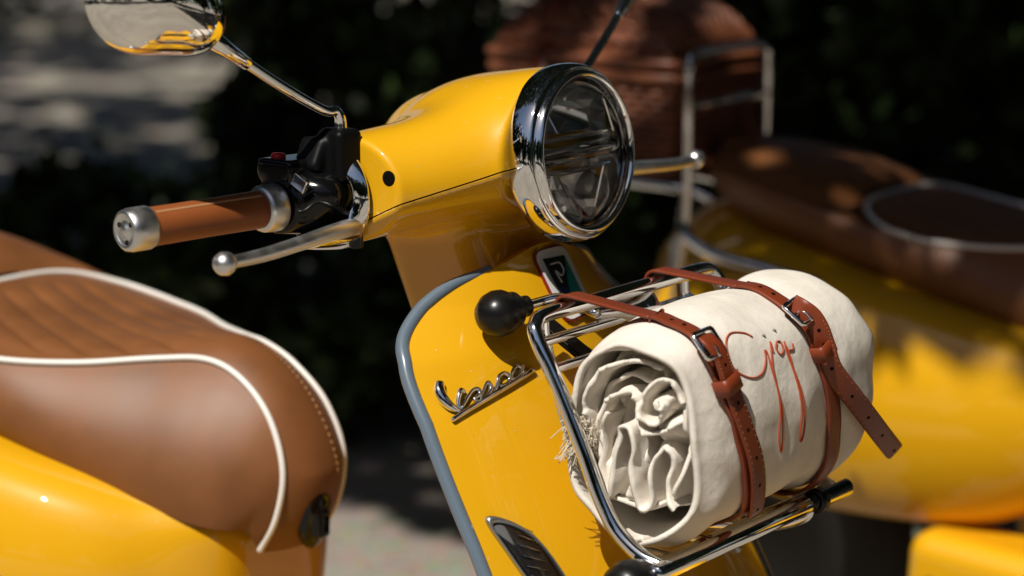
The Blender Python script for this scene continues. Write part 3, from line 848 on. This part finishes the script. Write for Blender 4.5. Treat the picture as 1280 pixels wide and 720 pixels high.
# bulb horn
bc_ = np.array((-.020, -.1005, .8375)); hd = np.array((.30, .95, .10)); hd /= np.linalg.norm(hd)
bulb = add('bulb_horn', lathe([(a*.92, r*.88) for a, r in [(-.0235, .0002), (-.0228, .006), (-.019, .0145), (-.011, .0212), (-.002, .0238), (.006, .0230), (.0115, .0200), (.0138, .0178), (.0165, .0182), (.0200, .0175), (.0245, .0128), (.0275, .0105), (.031, .0110), (.034, .0105), (.035, .006)]], bc_, hd, 40), 'rubber', scooter)
hp = spline([bc_+hd*.030, bc_+hd*.046, bc_+hd*.060+(.006, 0, .001), bc_+hd*.075+(.010, .0, -.006), (.036, -.030, .832)], 30)
add('horn_tube', tube(hp, .0048, 14), 'chrome', bulb)
add('horn_bell', lathe([(0, .005), (.03, .007), (.05, .011), (.062, .017), (.066, .021), (.065, .021), (.055, .013)], (.036, -.030, .832), (.05, 1, -.1), 32), 'chrome', bulb)

#==SECTION BLANKET
# ------------------------------------------------------------------ rolled canvas blanket
BC = np.array((.141, .7605)); BRX, BRZ = .079, .0955
def se(phi, k=1.0, n=2.4):
    c, s = math.cos(phi), math.sin(phi)
    return k/((abs(c)**n+abs(s)**n)**(1/n))
YA0, YA1 = -.127, .178
def cinch(y): return .0048*math.exp(-((y+.090)/.026)**2)+.0048*math.exp(-((y-.060)/.026)**2)
def blanket_r(y, phi, off=0):
    r = se(phi)
    endf = 1-.10*max(0, (y-.120)/.056)**2-.02*max(0, (-y-.10)/.04)
    wob = noise.noise(Vector((y*9, math.cos(phi)*1.6, math.sin(phi)*1.6+3)))*.0055+noise.noise(Vector((y*26, math.cos(phi)*3, math.sin(phi)*3+9)))*.0020
    k = endf
    dr = wob-cinch(y)+off+.020*max(0, -math.sin(phi))**2*math.exp(-((y-YA0)/.045)**2)
    c, s = math.cos(phi), math.sin(phi)
    return np.array((BC[0]+(BRX*r*k+dr)*c, y, BC[1]+(BRZ*r*k+dr)*s))
blanket = empty('blanket_roll', (BC[0], 0, .662))
BO = np.array((BC[0], 0, .662))
def badd(name, vf, mat, parent=blanket, **kw):
    v, f = vf
    return add(name, ([tuple(np.array(p)-(BO if parent is blanket else BO)) for p in v], f), mat, parent, **kw)
# outer wrap, one and a bit turns, then the folded inner layers as a tightening spiral sheet
def end_y(phi, turn, side):
    e = noise.noise(Vector((math.cos(phi)*1.3, math.sin(phi)*1.3, turn*2.1+side*7)))
    if side < 0: return YA0-.004+.012*e+.008*turn
    return YA1+.010*e-.006*turn
P = []
NP = 220
PH0 = math.radians(-100)
for i in range(NP):
    phi = PH0+2*math.pi*1.06*i/(NP-1); y0, y1 = end_y(phi, 0, -1), end_y(phi, 0, 1)
    off = -.004*(i > NP*.94)*((i/(NP-1)-.94)/.06)
    P.append([blanket_r(y0+(y1-y0)*j/69, phi, off-.015*math.exp(-(j/5.)**2)-.010*math.exp(-((69-j)/5.)**2)) for j in range(70)])
ow = badd('outer_wrap', grid(P), 'canvas', solid=.0045, off=-1); recalc(ow)
# second layer: one loose turn inside the outer wrap, its mouth ragged
P = []
NS = 260; turns = 1.25
for i in range(NS):
    u = i/(NS-1); phi = math.radians(165)-2*math.pi*turns*u
    row = []
    for j in range(26):
        v = j/25
        k = .80*(1-u)+.50*u
        nx = noise.noise(Vector((math.cos(phi)*1.9, math.sin(phi)*1.9, u*4+v*3)))
        n2 = noise.noise(Vector((u*17, v*3, 4.2)))
        y = (YA0+.004+.010*u+.012*noise.noise(Vector((u*11, 2.2, 7.1)))+.004*n2)
        y = y+(YA1-.02-y)*v**1.4
        k2 = k*(1+.13*nx+.07*n2)
        r = se(phi)
        row.append((BC[0]-.002+BRX*r*k2*math.cos(phi+.18*n2), y, BC[1]-.002+BRZ*r*k2*math.sin(phi+.18*n2)))
    P.append(row)
iw = badd('inner_fold', grid(P), 'canvas', solid=.0034, off=0); recalc(iw)
# crumpled heart of the roll: sharp-creased folds, deep between them
P = []
def crumple(a, b):
    w1 = noise.noise(Vector((a*1.4, b*1.4, 3.3))); w2 = noise.noise(Vector((a*1.7+5, b*1.7, 9.3)))
    f1 = abs(noise.noise(Vector((a*2.3+w1*1.1, b*.75+w2*.6, 1.7))))       # folds running down
    f2 = abs(noise.noise(Vector((a*1.1+b*.9+w2*.8, b*1.8-a*.9+w1*.9, 5.1))))   # folds crossing above
    m = np.clip(.5+b*1.1, 0, 1)
    f = f1*(1-m)+f2*m
    crease = max(0, 1-f/.40)**1.15
    fine = abs(noise.noise(Vector((a*7+w1*3, b*7+w2*3, 2.2))))
    return -.034+.046*crease+.0025*(1-fine)
NR, NA = 46, 150
for i in range(NR):
    rho = .01+.99*i/(NR-1)
    row = []
    for j in range(NA):
        t = 2*math.pi*j/NA; a, b = rho*math.cos(t), rho*math.sin(t)
        d = crumple(a, b); edge = max(0, (rho-.72)/.28)
        y = YA0+.034+d*(1-.4*edge)+.022*edge**2
        wx = .004*noise.noise(Vector((a*5, b*5, 12.)))
        r = se(t)*.78
        row.append((BC[0]+BRX*r*a/max(rho, .01)*rho+wx, y, BC[1]+BRZ*r*b/max(rho, .01)*rho+wx))
    P.append(row)
ch = badd('crumpled_core', grid(P, closed_v=True), 'canvas', solid=.002, off=-1); recalc(ch)
def layer(path, depth, ym, seed, amp=.010, th=.0032):
    """a sheet seen end-on: the path is its edge in the XZ plane, extruded into the roll"""
    sp = spline(path, 26*len(path)//2+30); n = len(sp); P = []
    for i in range(n):
        u = i/(n-1); y0 = ym+amp*noise.noise(Vector((u*5.5, seed, 1.1)))+.004*noise.noise(Vector((u*19, seed, 6.1)))
        row = []
        for j in range(16):
            v = j/15
            y = y0+depth*v
            dx = .006*noise.noise(Vector((sp[i][0]*34, v*2.2+seed, sp[i][1]*34)))
            dz = .006*noise.noise(Vector((sp[i][0]*34+7, v*2.2+seed, sp[i][1]*34)))
            g = .83+.04*math.exp(-v*6)
            row.append((BC[0]+(sp[i][0]-BC[0])*g+dx, y, BC[1]+(sp[i][1]-BC[1])*g+dz))
        P.append(row)
    recalc(badd('folded_layer', grid(P), 'canvas', solid=th, off=0))
ym = YA0-.002
layer([(.086, .745), (.084, .775), (.092, .806), (.112, .826), (.140, .832), (.168, .826)], .07, ym+.004, 2.3)
# the curl in the middle
layer([(.196, .800), (.186, .818), (.168, .815), (.152, .800), (.150, .783), (.163, .774), (.176, .781), (.175, .794), (.164, .796)], .07, ym+.001, 8.4)
layer([(.110, .788), (.122, .797), (.136, .792), (.143, .776), (.158, .763), (.178, .765), (.196, .778)], .06, ym+.003, 11.7, .012)
# hanging folds below it
layer([(.112, .776), (.104, .752), (.099, .720), (.104, .696), (.114, .692), (.120, .714), (.121, .742), (.127, .764), (.138, .762), (.140, .735), (.139, .706), (.145, .686), (.156, .686),
       (.160, .710), (.161, .735), (.168, .750), (.178, .745), (.180, .722), (.178, .700), (.186, .690)], .06, ym+.002, 14.2, .012)
# frayed fringe at the back lower corner of the open end
rs = random.Random(5); fr = []
for k in range(150):
    b0 = np.array((.086+rs.uniform(-.006, .012), -.126+rs.uniform(-.004, .012), .752+rs.uniform(-.014, .014)))
    d = np.array((rs.uniform(-.9, .5), rs.uniform(-1.2, -.1), rs.uniform(-1.0, .45))); d /= np.linalg.norm(d)
    ln = rs.uniform(.010, .024); bend = np.array((rs.uniform(-.3, .3), rs.uniform(-.3, .3), -.35))*ln
    fr.append(tube([b0, b0+d*ln*.5, b0+d*ln+bend*.6], .00042, 4, caps=False))
o = badd('fringe', join(*fr), 'pale_thread'); o['kind'] = 'stuff'
# embroidered name, lying on the cloth (surface coordinates: along the roll, angle round it)
EMB = [[(-.0343, .817), (-.0421, .883), (-.0564, .927), (-.0684, .864), (-.0738, .735), (-.0710, .593), (-.0558, .478), (-.0407, .479), (-.0306, .570), (-.0269, .664)],
 [(-.0269, .664), (-.0250, .627), (-.0252, .465), (-.0228, .316), (-.0208, .085), (-.0213, -.147), (-.0171, -.285), (-.0145, -.169), (-.0174, .075), (-.0228, .316), (-.0230, .506), (-.0159, .710), (-.0170, .619)],
 [(-.0076, .689), (-.0113, .640), (-.0078, .578), (-.0016, .608), (-.0018, .682), (-.0060, .698)],
 [(.0041, .674), (.0025, .585), (.0055, .440), (.0074, .291), (.0097, .079), (.0112, -.160), (.0146, -.261), (.0181, -.182), (.0136, .069), (.0108, .257), (.0070, .413), (.0059, .557), (.0040, .642)],
 [(.0064, .588), (.0136, .587), (.0155, .633)]]
parts = []
for L in EMB:
    sp = spline(L, 16*len(L)); parts.append(tube([blanket_r(y, a, .0006) for y, a in sp], .00085, 7))
badd('embroidery', join(*parts), 'orange_thread')
for y, a in ((-.0197, .788), (-.0007, .802)):
    badd('embroidered_dot', tube([blanket_r(y-.0010, a+.010, .0008), blanket_r(y+.0010, a-.008, .0008)], .0011, 7), 'grey_thread')
tag(blanket, 'rolled cream canvas blanket with orange embroidered name, strapped on chrome front rack', 'blanket')

# ------------------------------------------------------------------ leather straps
def ribbon(P, side, w, th=.0028):
    """flat band along P, side = width direction per point"""
    P = np.asarray(P, float); T = np.gradient(P, axis=0); T /= np.linalg.norm(T, axis=1)[:, None]+1e-12
    rows = []
    for i in range(len(P)):
        s = np.array(side[i] if np.ndim(side) > 1 else side, float); s -= T[i]*np.dot(s, T[i]); s /= np.linalg.norm(s)
        n = np.cross(T[i], s)
        ww = w[i] if np.ndim(w) else w
        ring = []
        for a, b in ((-1, -1), (-1, .5), (-.93, 1), (-.5, 1), (0, 1), (.5, 1), (.93, 1), (1, .5), (1, -1), (0, -1)):
            ring.append(P[i]+s*a*ww/2+n*b*th/2)
        rows.append(ring)
    v, f = grid(rows, closed_v=True); m = len(rows)
    f = list(f)+[tuple(range(10))[::-1], tuple(range((m-1)*10, m*10))]
    return v, f

def strap(name, label, ytop, ypts, tail, tail_w):
    """ypts: (angle, y) pairs round the roll from the top bar, over the front, to underneath"""
    root = empty(name, (BC[0], ypts[3][1], .655)); O = np.array((BC[0], ypts[3][1], .655))
    def sadd(nm, vf, mat, **kw):
        return add(nm, ([tuple(np.array(p)-O) for p in vf[0]], vf[1]), mat, root, **kw)
    an = np.array([a for a, y in ypts]); yy = np.array([y for a, y in ypts])
    def yat(a): return float(np.interp(-a, -an, yy))
    # band: from behind the top bar, over it, down the roll and underneath
    pts = [np.array((.036, ytop, .846)), np.array((.040, ytop, .8565)), np.array((.048, ytop, .8605)), np.array((.062, ytop, .860))]
    for a in np.linspace(1.95, -1.75, 44):
        pts.append(blanket_r(yat(a), a, .0034+.0005*math.sin(a*9)))
    path = spline(pts[:4]+pts[7:], 130)
    band = sadd('band', ribbon(path, (0.05, 1, 0), .0190), 'strap'); recalc(band)
    # holes punched near the buckle
    def on(a, dy, off): return blanket_r(yat(a)+dy, a, off)
    # stitches along both edges of the band
    for k in range(len(path)-1):
        pass
    a0 = .86                                   # buckle angle
    e = .05
    tdir = on(a0-e, 0, .005)-on(a0+e, 0, .005); tdir /= np.linalg.norm(tdir)
    sdir = np.array((0, 1., 0)); sdir -= tdir*np.dot(sdir, tdir); sdir /= np.linalg.norm(sdir); ndir = np.cross(tdir, sdir)
    if ndir[0] < 0: ndir = -ndir
    c = on(a0, 0, .0075)
    sq = [c+tdir*x*.0120+sdir*y*.0145+ndir*.0012 for x, y in ((-1, -.9), (-.9, -1), (.9, -1), (1, -.9), (1, .9), (.9, 1), (-.9, 1), (-1, .9))]
    sadd('buckle', tube(np.array(sq), .0021, 8, closed=True), 'chrome')
    sadd('buckle_bar', tube([c-sdir*.0145, c+sdir*.0145], .0017, 8), 'chrome')
    sadd('buckle_prong', tube([c-tdir*.001+ndir*.002, c+tdir*.006+ndir*.0042, c+tdir*.0135+ndir*.0030], .0014, 8), 'chrome')
    # outer layer through the buckle, under the keeper, then the free tail
    tp = [on(a0+.10, 0, .0075), on(a0, 0, .0105), on(a0-.10, 0, .0115), on(a0-.22, 0, .0105), on(a0-.34, 0, .0095)]+[np.array(t) for t in tail]
    sp = spline(tp, 90); wid = np.full(90, .0190); 
    for k in range(9): wid[89-k] = .0190*math.sqrt(max(.01, 1-((9-k)/9.05)**2))
    tl = sadd('tail', ribbon(sp, tail_w, wid, .0026), 'strap'); recalc(tl)
    T = np.gradient(sp, axis=0); T /= np.linalg.norm(T, axis=1)[:, None]
    side = np.array(tail_w, float)
    for k in range(26, 84, 9):
        s = side-T[k]*np.dot(side, T[k]); s /= np.linalg.norm(s); n = np.cross(T[k], s); n = n if n[0] > 0 else -n
        sadd('punched_hole', lathe([(.0, .0018), (.0015, .0017), (.0014, .0001)], sp[k], n, 10), 'dark')
    for k in range(22, 86):
        s = side-T[k]*np.dot(side, T[k]); s /= np.linalg.norm(s); n = np.cross(T[k], s); n = n if n[0] > 0 else -n
        if k % 2 == 0:
            for q in (-1, 1):
                b0 = sp[k]+s*q*(wid[k]/2-.0022)+n*.0014; sadd('stitch', tube([b0, b0+T[k]*.0013], .00035, 4, caps=False), 'thread')
    # holes on the band before the buckle
    for a in (1.02, 1.20, 1.38):
        p0 = on(a, 0, .0048); n = (p0-np.array((BC[0], p0[1], BC[1]))); n /= np.linalg.norm(n)
        sadd('punched_hole', lathe([(-.001, .0017), (.0004, .0017), (.0003, .0001)], p0, n, 10), 'dark')
    # keeper loop
    ak = a0-.36; kd = on(ak-e, 0, .006)-on(ak+e, 0, .006); kd /= np.linalg.norm(kd)
    sk = np.array((0, 1., 0)); sk -= kd*np.dot(sk, kd); sk /= np.linalg.norm(sk); nk = np.cross(kd, sk); nk = nk if nk[0] > 0 else -nk
    ck = on(ak, 0, .0060)
    loop_ = [ck+sk*x*.0112+nk*z*.0072 for x, z in ((-1, -.8), (-1.02, .3), (-.9, 1), (0, 1.1), (.9, 1), (1.02, .3), (1, -.8))]
    kp = sadd('keeper', ribbon(spline(loop_, 40), kd, .0145, .0024), 'strap'); recalc(kp)
    return root
Lp = [(2.2, -.086), (1.5, -.092), (.86, -.104), (.40, -.092), (0, -.080), (-.5, -.062), (-1.0, -.045), (-1.75, -.038)]
Rp = [(2.2, .052), (1.5, .048), (.86, .040), (.40, .058), (0, .070), (-.5, .085), (-1.0, .098), (-1.75, .105)]
def yi(L, a): return float(np.interp(-a, [-q[0] for q in L], [q[1] for q in L]))
ltail = [blanket_r(yi(Lp, a)+.006*max(0, .3-a), a, .0085) for a in (.30, .05, -.2, -.45, -.68, -.80)]
strapL = strap('leather_strap', 'red-brown leather strap whose tail hangs flat along the canvas roll', -.088, Lp, ltail, (0.05, 1, .05))
tag(strapL, cat='strap'); tag(strapL, 'red-brown leather strap on canvas roll with its tail lying flat, next to bulb horn', 'strap', 'straps round the blanket')
b0 = blanket_r(yi(Rp, .30), .30, .0095)
rtail = [b0, b0+np.array((.0075, .024, -.028)), b0+np.array((.010, .050, -.052)), b0+np.array((.008, .080, -.075)), b0+np.array((.003, .113, -.097)), b0+np.array((.000, .122, -.102))]
strapR = strap('leather_strap', '', .052, Rp, rtail, (.55, .25, .80))
tag(strapR, 'red-brown leather strap on canvas roll with its tail sticking out past the end', 'strap', 'straps round the blanket')

#==SECTION TRUNK
# ------------------------------------------------------------------ wicker trunk on the rear rack of the second scooter
def wicker_mat():
    m, nt, b = new_mat('wicker'); N, L = nt.nodes, nt.links
    tc = N.new('ShaderNodeTexCoord')
    mp = N.new('ShaderNodeMapping'); mp.inputs['Scale'].default_value = (1, 1, 1); L.new(tc.outputs['Object'], mp.inputs['Vector'])
    n = N.new('ShaderNodeTexNoise'); n.inputs['Scale'].default_value = 30; n.inputs['Detail'].default_value = 6
    L.new(mp.outputs['Vector'], n.inputs['Vector'])
    r = N.new('ShaderNodeValToRGB'); r.color_ramp.elements[0].position = .3; r.color_ramp.elements[1].position = .75
    r.color_ramp.elements[0].color = (.10, .028, .012, 1); r.color_ramp.elements[1].color = (.26, .085, .035, 1)
    L.new(n.outputs['Fac'], r.inputs['Fac']); L.new(r.outputs['Color'], b.inputs['Base Color'])
    b.inputs['Roughness'].default_value = .45
    return m
M['wicker'] = wicker_mat()
TC = np.array((-.735, 1.150, .765))
trunk = empty('wicker_trunk', tuple(TC))
hx, hy, hz = .155, .115, .170
def weave(o, u, v, nu, nv, w_n):
    """woven strands on a panel: horizontal canes going over and under uprights"""
    out = []
    u = np.array(u, float); v = np.array(v, float); w_n = np.array(w_n, float); o = np.array(o, float)
    for k in range(nv):
        pts = [o+u*(i/nu)+v*((k+.5)/nv)+w_n*(.0032*(1 if (i+k) % 2 else -1)) for i in range(nu+1)]
        out.append(tube(spline(pts, nu*3+1), np.linalg.norm(v)/nv*.56, 6))
    return join(*out)
add('body', boxm((0, 0, .065), (hx-.006, hy-.006, .064)), 'wicker', trunk, False)
def dome(x, y): return .150+.080*(max(0, 1-abs(x/hx)**4.5)*max(0, 1-abs(y/hy)**4.5))**.5
add('lid', grid([[(x, y, dome(x, y)-.004) for y in np.linspace(-hy, hy, 41)] for x in np.linspace(-hx, hx, 41)]), 'wicker', trunk)
add('front_weave', weave((-hx, -hy, .004), (2*hx, 0, 0), (0, 0, .122), 22, 12, (0, 1, 0)), 'wicker', trunk)
add('side_weave', weave((hx, -hy, .004), (0, 2*hy, 0), (0, 0, .122), 26, 12, (1, 0, 0)), 'wicker', trunk)
add('rear_weave', weave((-hx, -hy, .004), (0, 2*hy, 0), (0, 0, .122), 26, 12, (1, 0, 0)), 'wicker', trunk)
add('front_weave', weave((-hx, hy, .004), (2*hx, 0, 0), (0, 0, .122), 22, 12, (0, 1, 0)), 'wicker', trunk)
lw = []
for k, y in enumerate(np.linspace(-hy*.97, hy*.97, 26)):
    xs = np.linspace(-hx*.98, hx*.98, 45)
    lw.append(tube([(x, y, dome(x, y)+.0026*(1 if (i//2+k) % 2 else -1)) for i, x in enumerate(xs)], .0046, 6))
add('lid_weave', join(*lw), 'wicker', trunk)
for z, r in ((.004, .009), (.132, .008), (.152, .009)):
    add('braided_rim', tube(spline([(sx*hx, sy*hy, z) for sx, sy in ((-1, -1), (0, -1.0), (1, -1), (1.0, 0), (1, 1), (0, 1.0), (-1, 1), (-1.0, 0))], 120, closed=True), r, 8, closed=True), 'wicker', trunk)
add('lid_strap', ribbon(np.array([(-.06, -hy-.012, .08), (-.06, -hy-.013, .155)]+[(-.06, y, dome(-.06, y)+.010) for y in np.linspace(-hy, hy, 15)]+[(-.06, hy+.013, .155), (-.06, hy+.013, .08)]), (1, 0, 0), .022, .003), 'strap', trunk)
tag(trunk, 'dark red-brown woven wicker trunk in dappled light on the rear rack', 'trunk')

#==SECTION PLANTS
# ------------------------------------------------------------------ shrubs behind, trees that shade them
def leaf_cloud(pts, size, rnd, lng=1.7):
    n = len(pts); V = np.zeros((n*4, 3)); F = np.arange(n*4).reshape(n, 4)
    a = rnd.normal(size=(n, 3)); a /= np.linalg.norm(a, axis=1)[:, None]
    b = rnd.normal(size=(n, 3)); b -= a*(a*b).sum(1)[:, None]; b /= np.linalg.norm(b, axis=1)[:, None]
    s = size*rnd.uniform(.6, 1.35, n)[:, None]
    c = np.cross(a, b)
    V[0::4] = pts-b*s*lng/2; V[1::4] = pts+a*s*.5+c*s*.12; V[2::4] = pts+b*s*lng/2; V[3::4] = pts-a*s*.5+c*s*.12
    return V, F
def fast_mesh(name, V, F):
    me = bpy.data.meshes.new(name); n = len(F)
    me.vertices.add(len(V)); me.vertices.foreach_set('co', np.asarray(V, np.float32).ravel())
    me.loops.add(n*4); me.loops.foreach_set('vertex_index', np.asarray(F, np.int32).ravel())
    me.polygons.add(n); me.polygons.foreach_set('loop_start', np.arange(0, n*4, 4, dtype=np.int32)); me.polygons.foreach_set('loop_total', np.full(n, 4, np.int32))
    me.update(); me.validate(); return me

def shrub(loc, rad, n, seed, label, mat='leaf_dark', size=.045):
    rnd = np.random.RandomState(seed); root = empty('shrub', (loc[0], loc[1], 0))
    k = max(5, n//260); cl = rnd.normal(size=(k, 3)); cl /= np.linalg.norm(cl, axis=1)[:, None]
    cl *= rnd.uniform(.35, .92, k)[:, None]
    idx = rnd.randint(0, k, n); p = cl[idx]+rnd.normal(size=(n, 3))*.17
    p = p*np.array(rad)*[1, 1, .5]+[0, 0, rad[2]*.5]; p[:, 2] = np.maximum(p[:, 2], .02)
    V, F = leaf_cloud(p, size, rnd)
    link('foliage', fast_mesh('foliage', V, F), mat, root, False)['kind'] = 'stuff'
    st = []
    for q in range(6):
        a = rnd.uniform(0, 6.28); e = np.array((math.cos(a)*rad[0]*.5, math.sin(a)*rad[1]*.5, rad[2]*.75))
        st.append(tube([(0, 0, 0), e*.5+(0, 0, .05), e], [.012, .008, .003], 6))
    add('stem', join(*st), 'bark', root)
    tag(root, label, 'shrub', 'shrubs behind the scooters'); return root
CAMXY = np.array((1.229, -1.751)); FW = np.array((math.cos(HEAD), math.sin(HEAD))); RT = np.array((FW[1], -FW[0]))
def bg(d, s): q = CAMXY+FW*d+RT*s; return float(q[0]), float(q[1])
k = 0
for s in (1.3, 2.0, 2.7, 3.4):
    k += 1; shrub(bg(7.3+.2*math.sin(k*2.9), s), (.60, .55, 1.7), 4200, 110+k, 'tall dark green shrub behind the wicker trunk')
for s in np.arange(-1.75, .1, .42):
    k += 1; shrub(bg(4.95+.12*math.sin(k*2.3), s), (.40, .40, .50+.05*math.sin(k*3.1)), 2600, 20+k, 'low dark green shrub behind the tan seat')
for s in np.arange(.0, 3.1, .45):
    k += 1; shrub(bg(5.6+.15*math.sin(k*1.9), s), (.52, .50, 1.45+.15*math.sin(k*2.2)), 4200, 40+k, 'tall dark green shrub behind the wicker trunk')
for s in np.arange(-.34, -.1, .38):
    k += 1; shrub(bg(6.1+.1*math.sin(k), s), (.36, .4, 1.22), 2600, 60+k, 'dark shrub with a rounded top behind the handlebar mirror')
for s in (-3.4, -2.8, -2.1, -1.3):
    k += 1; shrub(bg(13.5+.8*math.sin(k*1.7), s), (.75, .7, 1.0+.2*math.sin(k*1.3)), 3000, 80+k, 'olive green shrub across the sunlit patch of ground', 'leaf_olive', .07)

kx, ky = SUN.x/SUN.z, SUN.y/SUN.z
def crown_cover(xg, yg):
    n = noise.noise(Vector((xg*1.1, yg*1.1, 2.7)))*.5+noise.noise(Vector((xg*3.1, yg*3.1, 8.7)))*.35
    edge = 1.30+.10*np.clip((-xg-.9)/.6, 0, 1)
    d = (yg-edge)
    far = np.clip((yg-3.4)/.8, 0, 1)*np.clip((-xg-3.2)/.8, 0, 1)
    fine = noise.noise(Vector((xg*5.0, yg*5.0, 4.4)))
    gap = np.hypot((xg+.86)/.30, (yg-1.84)/.32) < 1 and fine > -.26
    gap = gap or (np.hypot((xg+.52)/.14, (yg-1.74)/.12) < 1 and fine > .10)
    return d/.22+n*(.5 if d < .4 else .2) > .35 and (far < .5 or n+.5*fine > -.17) and not gap

def tree(trunk_xy, n_try, region, seed, label, height=(2.9, 5.0), shaded=True, group='trees round the parking spot'):
    rnd = np.random.RandomState(seed); root = empty('tree', (trunk_xy[0], trunk_xy[1], 0)); o = np.array((trunk_xy[0], trunk_xy[1], 0))
    pts = []
    if shaded:
        x0, x1, y0, y1 = region
        X = rnd.uniform(x0, x1, n_try); Y = rnd.uniform(y0, y1, n_try); Z = rnd.uniform(*height, n_try)
        for x, y, z in zip(X, Y, Z):
            if crown_cover(x, y): pts.append((x+kx*z, y+ky*z, z))
    else:
        cl = rnd.normal(size=(34, 3)); cl /= np.linalg.norm(cl, axis=1)[:, None]; cl *= rnd.uniform(.4, 1, 34)[:, None]
        p = cl[rnd.randint(0, 34, n_try)]+rnd.normal(size=(n_try, 3))*.16
        pts = p*np.array(region)+[trunk_xy[0], trunk_xy[1], sum(height)/2]
    pts = np.array(pts)
    V, F = leaf_cloud(pts-o, .085 if shaded else .26, rnd)
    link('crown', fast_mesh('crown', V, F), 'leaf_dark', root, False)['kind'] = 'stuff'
    c = pts.mean(0)-o
    br = [tube(spline([(0, 0, 0), (.06, .03, 1.2), (.0, .08, 2.6), c*np.array((.25, .25, 1))], 24), [.17, .14, .12, .06], 14)]
    add('trunk', br[0], 'bark', root)
    lm = []
    for q in range(9):
        e = pts[rnd.randint(len(pts))]-o; s0 = np.array((.0, .07, 2.3+.12*q)); lm.append(tube(spline([s0, s0*.5+e*.5+(0, 0, .25), e], 14), [.06, .035, .012], 8))
    add('limb', join(*lm), 'bark', root)
    tag(root, label, 'tree', group); return root
tree(bg(6.2, -2.9), 52000, (-9, -1.6, 1.0, 9), 3, 'spreading tree shading the ground behind the tan seat')
tree(bg(6.8, 3.2), 52000, (-1.6, 6, 1.0, 9), 4, 'spreading tree shading the second scooter and the wicker trunk')
for i, (d, s) in enumerate(((9, -8), (4, -9.5), (-1, -10), (-6, -9), (-9.5, -5), (-11, 0), (-9.5, 4.5), (-6, 8.5), (-1, 10), (4, 10), (9, 8))):
    tree(bg(d, s), 6500, (3.0, 3.0, 3.0), 10+i, 'round green tree standing across the open gravel', (1.0, 5.4), False, 'trees across the gravel')
